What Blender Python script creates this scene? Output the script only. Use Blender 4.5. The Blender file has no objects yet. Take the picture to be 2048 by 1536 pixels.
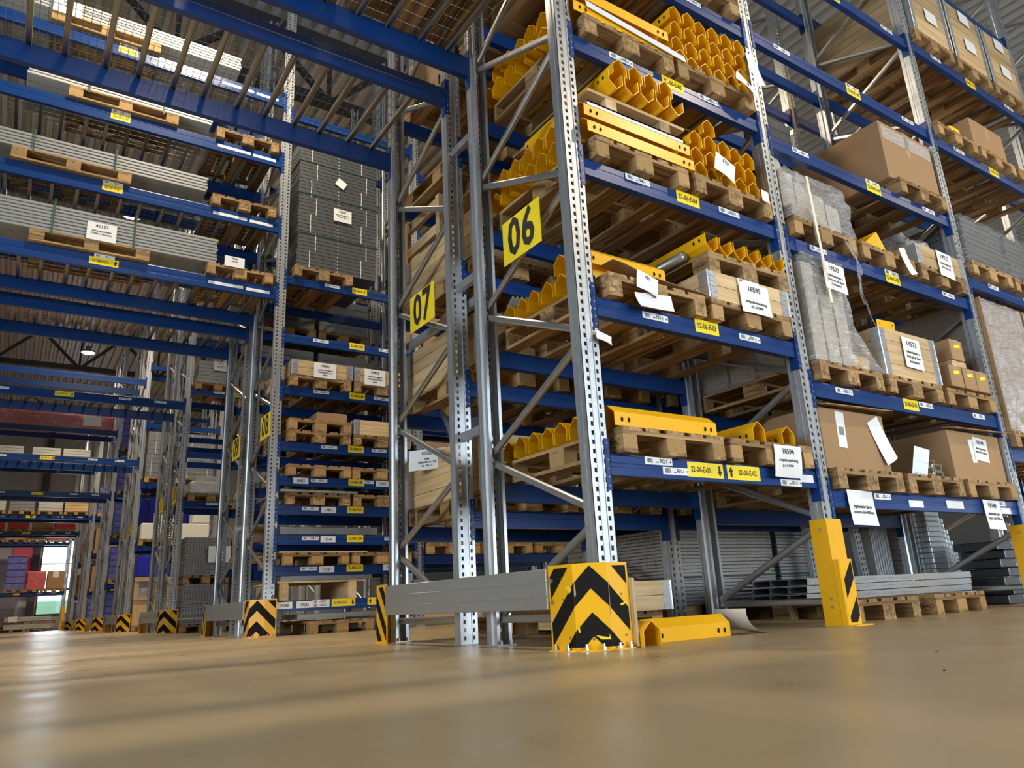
import bpy, bmesh, math, random
from mathutils import Vector, Matrix
random.seed(7)
S = bpy.context.scene
COL = S.collection
PI = math.pi
# ------------------------------------------------------------------ camera
cam_data = bpy.data.cameras.new('camera')
cam_data.sensor_width = 36.0
cam_data.lens = 1479.37 / 2048 * 36.0
cam_data.clip_start = 0.02
cam_data.clip_end = 300
cam = bpy.data.objects.new('camera', cam_data)
COL.objects.link(cam)
CR = Vector((0.8340684, -0.54943565, -0.0495012))
CU = Vector((-0.11560209, -0.26181519, 0.95816959))
CF = Vector((0.5394127, 0.79345654, 0.28188768))
m = Matrix.Identity(4)
for i in range(3):
    m[i][0] = CR[i]; m[i][1] = CU[i]; m[i][2] = -CF[i]
m[0][3], m[1][3], m[2][3] = -2.4714, -2.9448, 0.2493
cam.matrix_world = m
S.camera = cam
# ------------------------------------------------------------------ world, lights, exposure
S.view_settings.view_transform = 'Standard'
S.view_settings.look = 'None'
S.view_settings.exposure = 0.5
S.view_settings.gamma = 1.0
S.view_settings.use_curve_mapping = False
S.render.film_transparent = False
S.cycles.max_bounces = 7
S.cycles.diffuse_bounces = 4
S.cycles.glossy_bounces = 4
S.cycles.transparent_max_bounces = 12
S.cycles.transmission_bounces = 4
S.cycles.caustics_reflective = False
S.cycles.caustics_refractive = False
S.cycles.sample_clamp_indirect = 6.0
S.cycles.use_denoising = True
W = bpy.data.worlds.new('sky')
S.world = W
W.use_nodes = True
nt = W.node_tree
nt.nodes.clear()
wo = nt.nodes.new('ShaderNodeOutputWorld')
bg = nt.nodes.new('ShaderNodeBackground')
bg.inputs[0].default_value = (0.80, 0.92, 1.0, 1)
bg.inputs[1].default_value = 5.0
nt.links.new(bg.outputs[0], wo.inputs[0])


def area(name, loc, aim, sx, sy, power, color):
    l = bpy.data.lights.new(name, 'AREA')
    l.shape = 'RECTANGLE'; l.size = sx; l.size_y = sy
    l.energy = power; l.color = color
    o = bpy.data.objects.new(name, l)
    COL.objects.link(o)
    o.location = loc
    d = Vector(aim) - Vector(loc)
    o.rotation_euler = d.to_track_quat('-Z', 'Y').to_euler()
    return o


# daylight entering through the room's own windows and door openings
DAY = (0.72, 0.86, 1.0)
area('daylight_door_end', (34.02, -2.6, 2.2), (0, -2.0, 1.0), 5.0, 4.2, 900, DAY)
area('daylight_window_far', (-0.3, 44.75, 3.0), (-0.3, 0, 1.0), 1.6, 3.6, 90, DAY)
area('daylight_window_side', (-12.03, -2.2, 2.6), (0, 0.0, 1.6), 5.0, 3.6, 620, DAY)
area('daylight_window_back', (3.0, -9.83, 2.0), (3.2, 0, 1.6), 7.0, 3.4, 330, DAY)
WARM = (1.0, 0.83, 0.60)
LAMPS = [(x, y) for y in (-5.6, 3.9, 14.7, 25.6, 36.6) for x in (-1.0, 7.0)] + [(15.0, -5.6)]
LAMP_POWER = {(-1.0, -5.6): 380, (7.0, -5.6): 1500, (15.0, -5.6): 1200}
# ------------------------------------------------------------------ materials
MATS = {}


def new_mat(name):
    mt = bpy.data.materials.new(name)
    mt.use_nodes = True
    n = mt.node_tree.nodes; l = mt.node_tree.links
    b = n['Principled BSDF']
    MATS[name] = mt
    return mt, n, l, b


def simple(name, col, rough=0.5, metal=0.0, spec=0.5, emis=None, es=0, var=0.0, bump=0.0, bscale=60):
    mt, n, l, b = new_mat(name)
    b.inputs['Base Color'].default_value = (*col, 1)
    b.inputs['Roughness'].default_value = rough
    b.inputs['Metallic'].default_value = metal
    b.inputs['Specular IOR Level'].default_value = spec
    if emis:
        b.inputs['Emission Color'].default_value = (*emis, 1)
        b.inputs['Emission Strength'].default_value = es
    if var or bump:
        tc = n.new('ShaderNodeTexCoord')
        nz = n.new('ShaderNodeTexNoise'); nz.inputs['Scale'].default_value = bscale * 0.12
        nz.inputs['Detail'].default_value = 5
        l.new(tc.outputs['Object'], nz.inputs['Vector'])
    if var:
        oi = n.new('ShaderNodeObjectInfo')
        ad = n.new('ShaderNodeMath'); ad.operation = 'ADD'
        l.new(nz.outputs[0], ad.inputs[0]); l.new(oi.outputs['Random'], ad.inputs[1])
        mr = n.new('ShaderNodeMapRange')
        mr.inputs[1].default_value = 0.3; mr.inputs[2].default_value = 1.7
        mr.inputs[3].default_value = 1 - var; mr.inputs[4].default_value = 1 + var
        l.new(ad.outputs[0], mr.inputs[0])
        mx = n.new('ShaderNodeVectorMath'); mx.operation = 'SCALE'
        mx.inputs[0].default_value = col
        l.new(mr.outputs[0], mx.inputs['Scale'])
        l.new(mx.outputs[0], b.inputs['Base Color'])
    if bump:
        bp = n.new('ShaderNodeBump'); bp.inputs['Strength'].default_value = bump
        bp.inputs['Distance'].default_value = 0.01
        n2 = n.new('ShaderNodeTexNoise'); n2.inputs['Scale'].default_value = bscale
        l.new(tc.outputs['Object'], n2.inputs['Vector'])
        l.new(n2.outputs[0], bp.inputs['Height']); l.new(bp.outputs[0], b.inputs['Normal'])
    return mt


def wood(name, c1, c2, axis, rough=0.7, knots=True):
    """grain stretched along the board's own axis (0 x, 1 y, 2 z)"""
    mt, n, l, b = new_mat(name)
    tc = n.new('ShaderNodeTexCoord')
    oi = n.new('ShaderNodeObjectInfo')
    mp = n.new('ShaderNodeMapping')
    sc = [26, 26, 26]; sc[axis] = 1.6
    mp.inputs['Scale'].default_value = sc
    l.new(tc.outputs['Object'], mp.inputs['Vector'])
    om = n.new('ShaderNodeMath'); om.operation = 'MULTIPLY'; om.inputs[1].default_value = 37
    l.new(oi.outputs['Random'], om.inputs[0])
    l.new(om.outputs[0], mp.inputs['Location'])
    nz = n.new('ShaderNodeTexNoise'); nz.inputs['Scale'].default_value = 1.0
    nz.inputs['Detail'].default_value = 6; nz.inputs['Distortion'].default_value = 0.6
    l.new(mp.outputs[0], nz.inputs['Vector'])
    cr = n.new('ShaderNodeValToRGB')
    cr.color_ramp.elements[0].position = 0.3; cr.color_ramp.elements[0].color = (*c1, 1)
    cr.color_ramp.elements[1].position = 0.7; cr.color_ramp.elements[1].color = (*c2, 1)
    l.new(nz.outputs[0], cr.inputs[0])
    # board to board tone
    wn = n.new('ShaderNodeTexNoise'); wn.inputs['Scale'].default_value = 5.0
    ms = n.new('ShaderNodeMapping'); s2 = [1.3, 1.3, 1.3]; s2[axis] = 0.12
    ms.inputs['Scale'].default_value = s2
    l.new(tc.outputs['Object'], ms.inputs['Vector']); l.new(om.outputs[0], ms.inputs['Location'])
    l.new(ms.outputs[0], wn.inputs['Vector'])
    ad = n.new('ShaderNodeMath'); ad.operation = 'ADD'
    l.new(wn.outputs[0], ad.inputs[0]); l.new(oi.outputs['Random'], ad.inputs[1])
    mr = n.new('ShaderNodeMapRange'); mr.inputs[1].default_value = 0.2; mr.inputs[2].default_value = 1.7
    mr.inputs[3].default_value = 0.62; mr.inputs[4].default_value = 1.3
    l.new(ad.outputs[0], mr.inputs[0])
    mx = n.new('ShaderNodeVectorMath'); mx.operation = 'SCALE'
    l.new(cr.outputs[0], mx.inputs[0]); l.new(mr.outputs[0], mx.inputs['Scale'])
    l.new(mx.outputs[0], b.inputs['Base Color'])
    b.inputs['Roughness'].default_value = rough
    b.inputs['Specular IOR Level'].default_value = 0.25
    bp = n.new('ShaderNodeBump'); bp.inputs['Strength'].default_value = 0.25; bp.inputs['Distance'].default_value = 0.004
    l.new(nz.outputs[0], bp.inputs['Height']); l.new(bp.outputs[0], b.inputs['Normal'])
    return mt


def galv(name, base, lo, hi, axis=2, vs=0.11):
    mt, n, l, b = new_mat(name)
    tc = n.new('ShaderNodeTexCoord'); mp = n.new('ShaderNodeMapping')
    sc = [60, 60, 60]; sc[axis] = 2.0
    mp.inputs['Scale'].default_value = sc
    l.new(tc.outputs['Object'], mp.inputs['Vector'])
    nz = n.new('ShaderNodeTexNoise'); nz.inputs['Scale'].default_value = 1; nz.inputs['Detail'].default_value = 4
    l.new(mp.outputs[0], nz.inputs['Vector'])
    v2 = n.new('ShaderNodeTexVoronoi'); v2.inputs['Scale'].default_value = 45
    l.new(tc.outputs['Object'], v2.inputs['Vector'])
    mr = n.new('ShaderNodeMapRange'); mr.inputs[1].default_value = 0.3; mr.inputs[2].default_value = 0.7
    mr.inputs[3].default_value = lo; mr.inputs[4].default_value = hi
    l.new(nz.outputs[0], mr.inputs[0]); l.new(mr.outputs[0], b.inputs['Roughness'])
    m2 = n.new('ShaderNodeMapRange'); m2.inputs[3].default_value = 1.0 - vs; m2.inputs[4].default_value = 1.0 + vs * 0.6
    l.new(v2.outputs['Distance'], m2.inputs[0])
    mx = n.new('ShaderNodeVectorMath'); mx.operation = 'SCALE'; mx.inputs[0].default_value = base
    l.new(m2.outputs[0], mx.inputs['Scale']); l.new(mx.outputs[0], b.inputs['Base Color'])
    b.inputs['Metallic'].default_value = 0.85
    return mt


def film(name, col, alpha_lo, alpha_hi, scale=(9, 9, 9), rough=0.16, metal=0.0):
    mt, n, l, b = new_mat(name)
    b.inputs['Metallic'].default_value = metal
    tc = n.new('ShaderNodeTexCoord'); mp = n.new('ShaderNodeMapping'); mp.inputs['Scale'].default_value = scale
    l.new(tc.outputs['Object'], mp.inputs['Vector'])
    nz = n.new('ShaderNodeTexNoise'); nz.inputs['Scale'].default_value = 1.0; nz.inputs['Detail'].default_value = 8
    nz.inputs['Distortion'].default_value = 1.4; nz.inputs['Roughness'].default_value = 0.7
    l.new(mp.outputs[0], nz.inputs['Vector'])
    mr = n.new('ShaderNodeMapRange'); mr.inputs[1].default_value = 0.35; mr.inputs[2].default_value = 0.68
    mr.inputs[3].default_value = alpha_lo; mr.inputs[4].default_value = alpha_hi
    l.new(nz.outputs[0], mr.inputs[0]); l.new(mr.outputs[0], b.inputs['Alpha'])
    b.inputs['Base Color'].default_value = (*col, 1)
    b.inputs['Roughness'].default_value = rough
    b.inputs['Specular IOR Level'].default_value = 0.9
    bp = n.new('ShaderNodeBump'); bp.inputs['Strength'].default_value = 1.0; bp.inputs['Distance'].default_value = 0.03
    l.new(nz.outputs[0], bp.inputs['Height']); l.new(bp.outputs[0], b.inputs['Normal'])
    return mt


galv('steel', (0.56, 0.58, 0.60), 0.32, 0.46)
galv('steel_x', (0.58, 0.60, 0.62), 0.24, 0.40, 0)
galv('brace_steel', (0.42, 0.42, 0.41), 0.28, 0.42, 1)
galv('panel_grey', (0.33, 0.345, 0.35), 0.36, 0.5, 0)
galv('panel_dark', (0.13, 0.135, 0.135), 0.4, 0.5, 0)
galv('panel_mid', (0.20, 0.21, 0.21), 0.32, 0.45, 0)
simple('clear_tape', (0.8, 0.78, 0.75), 0.08)
MATS['clear_tape'].node_tree.nodes['Principled BSDF'].inputs['Alpha'].default_value = 0.3
galv('rail_steel', (0.52, 0.54, 0.54), 0.36, 0.42, 1, 0.04)
galv('dark_steel', (0.10, 0.105, 0.115), 0.3, 0.5, 0)
simple('blue_paint', (0.004, 0.036, 0.165), 0.30, 0, 0.45, var=0.08, bscale=20)
simple('yellow_paint', (0.86, 0.44, 0.005), 0.34, 0, 0.5, var=0.05, bscale=20)
simple('yellow_sign', (0.88, 0.66, 0.015), 0.45)
simple('black_paint', (0.011, 0.010, 0.009), 0.7, spec=0.12)
simple('stamp_brown', (0.035, 0.02, 0.01), 0.8)
simple('ink', (0.012, 0.012, 0.014), 0.6)
simple('paper', (0.80, 0.80, 0.80), 0.65)
simple('paper_back', (0.86, 0.87, 0.88), 0.5)
simple('cardboard', (0.37, 0.225, 0.115), 0.75, 0, 0.2, var=0.10, bump=0.1, bscale=14)
simple('cardboard_edge', (0.23, 0.135, 0.065), 0.85)
simple('tape', (0.45, 0.31, 0.17), 0.25, 0, 0.6)
simple('yellow_tape', (0.85, 0.78, 0.03), 0.4)
simple('strap_cream', (0.78, 0.70, 0.50), 0.5)
simple('strap_green', (0.035, 0.09, 0.065), 0.4)
simple('bolt_steel', (0.55, 0.55, 0.55), 0.3, 0.9)
simple('white_plastic', (0.72, 0.70, 0.62), 0.5)
simple('white_profile', (0.55, 0.55, 0.51), 0.42, 0.2)
simple('grey_profile', (0.40, 0.41, 0.41), 0.38, 0.5)
simple('red_plastic', (0.55, 0.03, 0.04), 0.35)
simple('blue_crate', (0.018, 0.030, 0.42), 0.35, var=0.1)
simple('wall_panel', (0.44, 0.45, 0.45), 0.6, var=0.03)
simple('wall_red', (0.75, 0.12, 0.18), 0.6)
simple('dark_trim', (0.055, 0.06, 0.065), 0.5)
simple('truss_paint', (0.030, 0.031, 0.034), 0.5)
simple('lamp_housing', (0.25, 0.25, 0.26), 0.4, 0.6)
simple('lamp_glow', (1, 1, 1), 0.4, emis=(1.0, 0.95, 0.86), es=28)
simple('bag_paper', (0.66, 0.56, 0.43), 0.7, var=0.1, bump=0.3, bscale=20)
simple('green_view', (0.22, 0.34, 0.24), 0.9)
wood('pallet_wood', (0.12, 0.062, 0.025), (0.47, 0.30, 0.135), 1)
wood('pallet_wood_x', (0.12, 0.062, 0.025), (0.45, 0.285, 0.13), 0)
wood('pine', (0.47, 0.31, 0.15), (0.66, 0.48, 0.27), 0, 0.55)
wood('pine_y', (0.47, 0.31, 0.15), (0.66, 0.48, 0.27), 1, 0.55)
wood('pine_z', (0.45, 0.30, 0.14), (0.64, 0.46, 0.25), 2, 0.55)
simple('chip_block', (0.43, 0.265, 0.115), 0.85, 0, 0.2, var=0.28, bump=0.8, bscale=160)
film('stretch_film', (0.86, 0.88, 0.92), 0.02, 0.42, (6, 6, 60), 0.10)
film('stretch_film_thick', (0.97, 0.98, 1.0), 0.10, 0.85, (8, 8, 60), 0.16, 0.45)
film('loose_film', (0.88, 0.89, 0.9), 0.05, 0.42, (9, 9, 9), 0.10)
film('red_film', (0.72, 0.10, 0.12), 0.85, 1.0, (3, 14, 14), 0.25)
film('blue_film', (0.10, 0.14, 0.62), 0.8, 1.0, (8, 8, 8), 0.25)
# floor: polished sand coloured resin with faint wear
mt, n, l, b = new_mat('floor_resin')
tc = n.new('ShaderNodeTexCoord')
nz = n.new('ShaderNodeTexNoise'); nz.inputs['Scale'].default_value = 0.9; nz.inputs['Detail'].default_value = 7; nz.inputs['Roughness'].default_value = 0.62
l.new(tc.outputs['Object'], nz.inputs['Vector'])
cr = n.new('ShaderNodeValToRGB')
cr.color_ramp.elements[0].position = 0.3; cr.color_ramp.elements[0].color = (0.36, 0.268, 0.140, 1)
cr.color_ramp.elements[1].position = 0.72; cr.color_ramp.elements[1].color = (0.43, 0.328, 0.184, 1)
l.new(nz.outputs[0], cr.inputs[0])
vo = n.new('ShaderNodeTexVoronoi'); vo.inputs['Scale'].default_value = 2.6
l.new(tc.outputs['Object'], vo.inputs['Vector'])
lt = n.new('ShaderNodeMath'); lt.operation = 'LESS_THAN'; lt.inputs[1].default_value = 0.004
l.new(vo.outputs['Distance'], lt.inputs[0])
mixc = n.new('ShaderNodeMix'); mixc.data_type = 'RGBA'
mixc.inputs['B'].default_value = (0.03, 0.02, 0.012, 1)
l.new(lt.outputs[0], mixc.inputs['Factor']); l.new(cr.outputs[0], mixc.inputs['A'])
l.new(mixc.outputs['Result'], b.inputs['Base Color'])
n2 = n.new('ShaderNodeTexNoise'); n2.inputs['Scale'].default_value = 3.0; n2.inputs['Detail'].default_value = 6
mp = n.new('ShaderNodeMapping'); mp.inputs['Scale'].default_value = (0.6, 0.9, 1)
l.new(tc.outputs['Object'], mp.inputs['Vector']); l.new(mp.outputs[0], n2.inputs['Vector'])
mr = n.new('ShaderNodeMapRange'); mr.inputs[1].default_value = 0.3; mr.inputs[2].default_value = 0.7
mr.inputs[3].default_value = 0.26; mr.inputs[4].default_value = 0.42
l.new(n2.outputs[0], mr.inputs[0]); l.new(mr.outputs[0], b.inputs['Roughness'])
b.inputs['Specular IOR Level'].default_value = 0.55
# roof deck sheet
mt, n, l, b = new_mat('roof_sheet')
b.inputs['Base Color'].default_value = (0.50, 0.50, 0.50, 1)
b.inputs['Metallic'].default_value = 0.4; b.inputs['Roughness'].default_value = 0.38
# window glass
mt, n, l, b = new_mat('window_glass')
for nn in list(n):
    if nn.type == 'BSDF_PRINCIPLED': n.remove(nn)
tr = n.new('ShaderNodeBsdfTransparent'); gl = n.new('ShaderNodeBsdfGlossy'); gl.inputs['Roughness'].default_value = 0.05
mi = n.new('ShaderNodeMixShader'); mi.inputs[0].default_value = 0.06
l.new(tr.outputs[0], mi.inputs[1]); l.new(gl.outputs[0], mi.inputs[2])
l.new(mi.outputs[0], n['Material Output'].inputs[0])


# ------------------------------------------------------------------ mesh helpers
class MB:
    def __init__(s):
        s.v = []; s.f = []; s.mi = []; s.m = []

    def mat(s, name):
        if name not in s.m: s.m.append(name)
        return s.m.index(name)

    def poly(s, pts, mt):
        b = len(s.v); s.v += [tuple(p) for p in pts]; s.f.append(tuple(range(b, b + len(pts)))); s.mi.append(s.mat(mt))

    def box(s, x0, x1, y0, y1, z0, z1, mt, skip=''):
        b = len(s.v)
        s.v += [(x0, y0, z0), (x1, y0, z0), (x1, y1, z0), (x0, y1, z0), (x0, y0, z1), (x1, y0, z1), (x1, y1, z1), (x0, y1, z1)]
        k = s.mat(mt)
        for f in ((0, 3, 2, 1), (4, 5, 6, 7), (0, 1, 5, 4), (1, 2, 6, 5), (2, 3, 7, 6), (3, 0, 4, 7)):
            s.f.append(tuple(b + i for i in f)); s.mi.append(k)

    def prism(s, pts, axis, a, c, mt, caps=True):
        """extrude a closed 2D outline along axis from a to c. pts in the other two axes (cyclic order)"""
        b = len(s.v); n_ = len(pts); k = s.mat(mt)
        for t in (a, c):
            for (p, q) in pts:
                s.v.append((t, p, q) if axis == 0 else (q, t, p) if axis == 1 else (p, q, t))
        for i in range(n_):
            j = (i + 1) % n_
            s.f.append((b + i, b + j, b + n_ + j, b + n_ + i)); s.mi.append(k)
        if caps:
            s.f.append(tuple(b + i for i in reversed(range(n_)))); s.mi.append(k)
            s.f.append(tuple(b + n_ + i for i in range(n_))); s.mi.append(k)

    def sheet(s, pts, axis, a, c, th, mt, closed=False):
        """bent sheet metal: an open polyline given thickness th and extruded"""
        P = [Vector(p) for p in pts]; n_ = len(P); off = []
        for i in range(n_):
            if closed:
                d1 = (P[i] - P[i - 1]).normalized(); d2 = (P[(i + 1) % n_] - P[i]).normalized()
            else:
                d1 = (P[i] - P[i - 1]).normalized() if i else None
                d2 = (P[i + 1] - P[i]).normalized() if i < n_ - 1 else None
                d1 = d1 or d2; d2 = d2 or d1
            n1 = Vector((-d1[1], d1[0])); n2_ = Vector((-d2[1], d2[0]))
            nn = (n1 + n2_); nn = nn / max(nn.length_squared, 1e-6) * 2
            off.append(P[i] + nn * th)
        for i in range(n_ if closed else n_ - 1):
            j = (i + 1) % n_
            s.prism([P[i], P[j], off[j], off[i]], axis, a, c, mt)

    def tube(s, p, q, r, mt, n_=6, caps=True):
        p = Vector(p); q = Vector(q); d = (q - p).normalized()
        u = d.orthogonal().normalized(); w = d.cross(u)
        b = len(s.v); k = s.mat(mt)
        for c in (p, q):
            for i in range(n_):
                a = 2 * PI * i / n_
                s.v.append(tuple(c + (u * math.cos(a) + w * math.sin(a)) * r))
        for i in range(n_):
            j = (i + 1) % n_
            s.f.append((b + i, b + j, b + n_ + j, b + n_ + i)); s.mi.append(k)
        if caps:
            s.f.append(tuple(b + i for i in reversed(range(n_)))); s.mi.append(k)
            s.f.append(tuple(b + n_ + i for i in range(n_))); s.mi.append(k)

    def bar(s, p, q, w, h, up, mt):
        p = Vector(p); q = Vector(q); d = (q - p).normalized(); up = Vector(up)
        side = d.cross(up).normalized(); up = side.cross(d).normalized()
        b = len(s.v); k = s.mat(mt)
        for c in (p, q):
            for (i, j) in ((-1, -1), (1, -1), (1, 1), (-1, 1)):
                s.v.append(tuple(c + side * (i * w / 2) + up * (j * h / 2)))
        for f in ((0, 1, 5, 4), (1, 2, 6, 5), (2, 3, 7, 6), (3, 0, 4, 7), (3, 2, 1, 0), (4, 5, 6, 7)):
            s.f.append(tuple(b + i for i in f)); s.mi.append(k)

    def disc(s, c, r, axis, mt, n_=10, ry=None):
        ry = ry or r
        pts = []
        for i in range(n_):
            a = 2 * PI * i / n_; p = r * math.cos(a); q = ry * math.sin(a)
            pts.append((c[0], c[1] + p, c[2] + q) if axis == 0 else (c[0] + p, c[1], c[2] + q) if axis == 1 else (c[0] + p, c[1] + q, c[2]))
        s.poly(pts, mt)

    def mesh(s, name, bevel=0, smooth=False):
        me = bpy.data.meshes.new(name)
        me.from_pydata(s.v, [], s.f)
        for mn in s.m: me.materials.append(MATS[mn])
        me.polygons.foreach_set('material_index', s.mi)
        bm = bmesh.new(); bm.from_mesh(me)
        bmesh.ops.recalc_face_normals(bm, faces=bm.faces)
        if bevel:
            bmesh.ops.bevel(bm, geom=list(bm.edges), offset=bevel, segments=1, affect='EDGES', profile=0.6)
        bm.to_mesh(me); bm.free()
        if smooth:
            for p in me.polygons: p.use_smooth = True
        me.update()
        return me


def obj(name, me, parent=None, loc=(0, 0, 0), rot=(0, 0, 0), label=None):
    o = bpy.data.objects.new(name, me)
    COL.objects.link(o)
    if parent is not None: o.parent = parent
    o.location = loc; o.rotation_euler = rot
    if label: o['label'] = label
    return o


def tag(o, label, cat, group=None):
    o['label'] = label; o['category'] = cat; o['kind'] = 'thing'
    if group: o['group'] = group
    return o


def thing(name, label, cat, loc=(0, 0, 0), rz=0.0, group=None, rot=None):
    o = bpy.data.objects.new(name, None); COL.objects.link(o)
    o.empty_display_size = 0.1
    o.location = loc; o.rotation_euler = rot or (0, 0, rz)
    return tag(o, label, cat, group)


def structure(name, me, loc=(0, 0, 0)):
    o = obj(name, me, None, loc); o['kind'] = 'structure'
    return o


CACHE = {}


def cached(key, fn):
    if key not in CACHE: CACHE[key] = fn()
    return CACHE[key]


def text(parent, body, size, loc, rot=(PI / 2, 0, 0), mt='ink', bold=0.0, name='lettering', space=1.0, sx=1.0):
    def mk():
        c = bpy.data.curves.new(name, 'FONT'); c.body = body; c.size = size
        c.align_x = 'CENTER'; c.align_y = 'CENTER'; c.offset = bold; c.space_character = space
        c.extrude = 0.0003; c.resolution_u = 2; c.space_line = 1.05
        c.materials.append(MATS[mt]); return c
    def mk2():
        c = mk(); o = bpy.data.objects.new('t', c); COL.objects.link(o)
        me = bpy.data.meshes.new_from_object(o.evaluated_get(bpy.context.evaluated_depsgraph_get()))
        bpy.data.objects.remove(o); me.name = 'lettering'
        return me
    c = cached(('txt', body, size, mt, bold, space), mk2)
    o = bpy.data.objects.new(name, c); COL.objects.link(o); o.parent = parent
    o.location = loc; o.rotation_euler = rot; o.scale = (sx, 1, 1)
    return o


ORD = ['ground', 'first', 'second', 'third', 'fourth', 'fifth', 'sixth', 'seventh', 'eighth', 'ninth', 'tenth', 'eleventh']
# ------------------------------------------------------------------ layout of the hall (metres)
PW = 0.13           # post face width
D = 1.1035          # frame depth
G = 0.3185          # gap between the two back-to-back rows
PIT = 5.984         # spacing of the row pairs
XE, XD = 1.9345, 4.7387   # frames to the right of the cross aisle
XC, XB = 7.54, 10.34
XF = -4.05          # frames on the far side of the cross aisle
ROOF = 11.0


NUMW = {6: 'zero-six', 7: 'zero-seven', 8: 'zero-eight', 9: 'zero-nine', 10: 'ten', 11: 'eleven', 12: 'twelve', 13: 'thirteen', 14: 'fourteen', 15: 'fifteen', 16: 'sixteen', 17: 'seventeen', 18: 'eighteen', 19: 'nineteen', 20: 'twenty'}


def rowname(k, back):
    nr = 6 + 2 * k + (1 if back else 0)
    return 'rack ' + NUMW[nr]


# ------------------------------------------------------------------ setting
mb = MB(); mb.box(-12, 34, -10, 45, -0.2, 0, 'floor_resin')
structure('floor', mb.mesh('floor'))


def wall_with_holes(name, axis, pos, th, a0, a1, z1, holes, mt='wall_panel'):
    """wall along x (axis 0) or y (axis 1); holes: (a, b, z0, z1)"""
    mb = MB()
    cuts = sorted(set([a0, a1] + [h[0] for h in holes] + [h[1] for h in holes]))
    for i in range(len(cuts) - 1):
        a, c = cuts[i], cuts[i + 1]
        hs = sorted([h for h in holes if h[0] <= a + 1e-6 and h[1] >= c - 1e-6], key=lambda h: h[2])
        z = 0
        for h in hs + [(0, 0, z1, z1)]:
            if h[2] > z + 1e-6:
                if axis == 0: mb.box(a, c, pos, pos + th, z, h[2], mt)
                else: mb.box(pos, pos + th, a, c, z, h[2], mt)
            z = h[3]
    return structure(name, mb.mesh(name))


FARW = [(-1.05, 0.55, 2.15, 4.55), (-0.95, 0.62, 0.72, 2.02)]
wall_with_holes('wall_far', 0, 44.6, 0.2, -12, 34, ROOF, [(-1.05, 0.55, 0.72, 4.7)])
wall_with_holes('wall_back', 0, -10.0, 0.2, -12, 34, ROOF, [(-0.6, 6.6, 0.2, 3.8)])
wall_with_holes('wall_left', 1, -12.2, 0.2, -10, 45, ROOF, [(-4.8, 0.4, 0.8, 4.4)])
wall_with_holes('wall_right', 1, 34.0, 0.2, -10, 45, ROOF, [(-5.2, 0.0, 0.0, 4.4)])
# wall panel joints, column and red sheet on the far wall
mb = MB()
for z in (1.15, 2.3, 3.45, 4.6, 5.75, 6.9):
    mb.box(-12, -1.4, 44.585, 44.6, z, z + 0.012, 'dark_trim')
structure('trim_1', mb.mesh('panel_joints'))
mb = MB(); mb.box(-1.45, -1.12, 44.35, 44.6, 0, ROOF, 'dark_trim')
structure('trim_2', mb.mesh('wall_column'))
mb = MB(); mb.box(-2.35, -1.47, 44.5, 44.6, 2.35, 5.1, 'wall_red')
structure('trim_3', mb.mesh('red_wall_panel'))
mb = MB(); mb.box(-12, -1.05, 44.55, 44.6, 0, 0.25, 'dark_trim'); mb.box(-1.05, 4, 44.55, 44.6, 0, 0.06, 'dark_trim')
structure('baseboard_far', mb.mesh('baseboard'))
w1 = None
mb = MB()
for (x0, x1, z0, z1) in ((-1.05, 0.55, 4.62, 4.7), (-1.05, 0.55, 3.38, 3.44), (-1.05, 0.55, 2.02, 2.14), (-1.05, 0.55, 0.72, 0.84), (-1.05, -0.99, 0.72, 4.7), (0.49, 0.55, 0.72, 4.7)):
    mb.box(x0, x1, 44.56, 44.72, z0, z1, 'dark_trim')
structure('window_1', mb.mesh('window_frame'))
mb = MB(); mb.box(-1.0, 0.5, 44.66, 44.67, 0.8, 4.64, 'window_glass')
structure('window_2', mb.mesh('window_pane'))
mb = MB(); mb.box(-0.6, 6.6, -9.92, -9.91, 0.2, 3.8, 'window_glass')
for x in (-0.6, 1.2, 3.0, 4.8, 6.54): mb.box(x, x + 0.06, -10, -9.86, 0.2, 3.8, 'dark_trim')
structure('window_3', mb.mesh('window_back'))
mb = MB(); mb.box(-12.12, -12.11, -4.8, 0.4, 0.8, 4.4, 'window_glass')
for y in (-4.8, -3.06, -1.33, 0.34): mb.box(-12.2, -12.06, y, y + 0.06, 0.8, 4.4, 'dark_trim')
structure('window_4', mb.mesh('window_left'))
# hedge seen through the lower far window
mb = MB(); mb.box(-6, 5, 50, 51, 0, 1.7, 'green_view')
hd = obj('hedge', mb.mesh('hedge', 0.1)); tag(hd, 'green hedge outside the far window beyond the last rack', 'hedge'); hd['kind'] = 'stuff'
mb = MB(); mb.box(-30, 50, 45.2, 80, -0.25, -0.2, 'green_view')
structure('ground', mb.mesh('ground'))


# roof: trapezoidal sheet running along y, on steel trusses
def deck():
    mb = MB(); x = -12.0; k = mb.mat('roof_sheet')
    pts = []
    while x < 34:
        pts += [(x, 0.12), (x + 0.11, 0.12), (x + 0.15, 0.0), (x + 0.24, 0.0), (x + 0.28, 0.12)]
        x += 0.28
    for i in range(len(pts) - 1):
        (a, za), (c, zc) = pts[i], pts[i + 1]
        if c - a < 1e-6 and abs(za - zc) < 1e-6: continue
        mb.poly([(a, -10, ROOF + za), (c, -10, ROOF + zc), (c, 45, ROOF + zc), (a, 45, ROOF + za)], 'roof_sheet')
    mb.box(-12.2, 34.2, -10.2, 45.2, ROOF + 0.13, ROOF + 0.4, 'roof_sheet')
    return mb.mesh('roof_deck')


structure('ceiling', deck())


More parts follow.
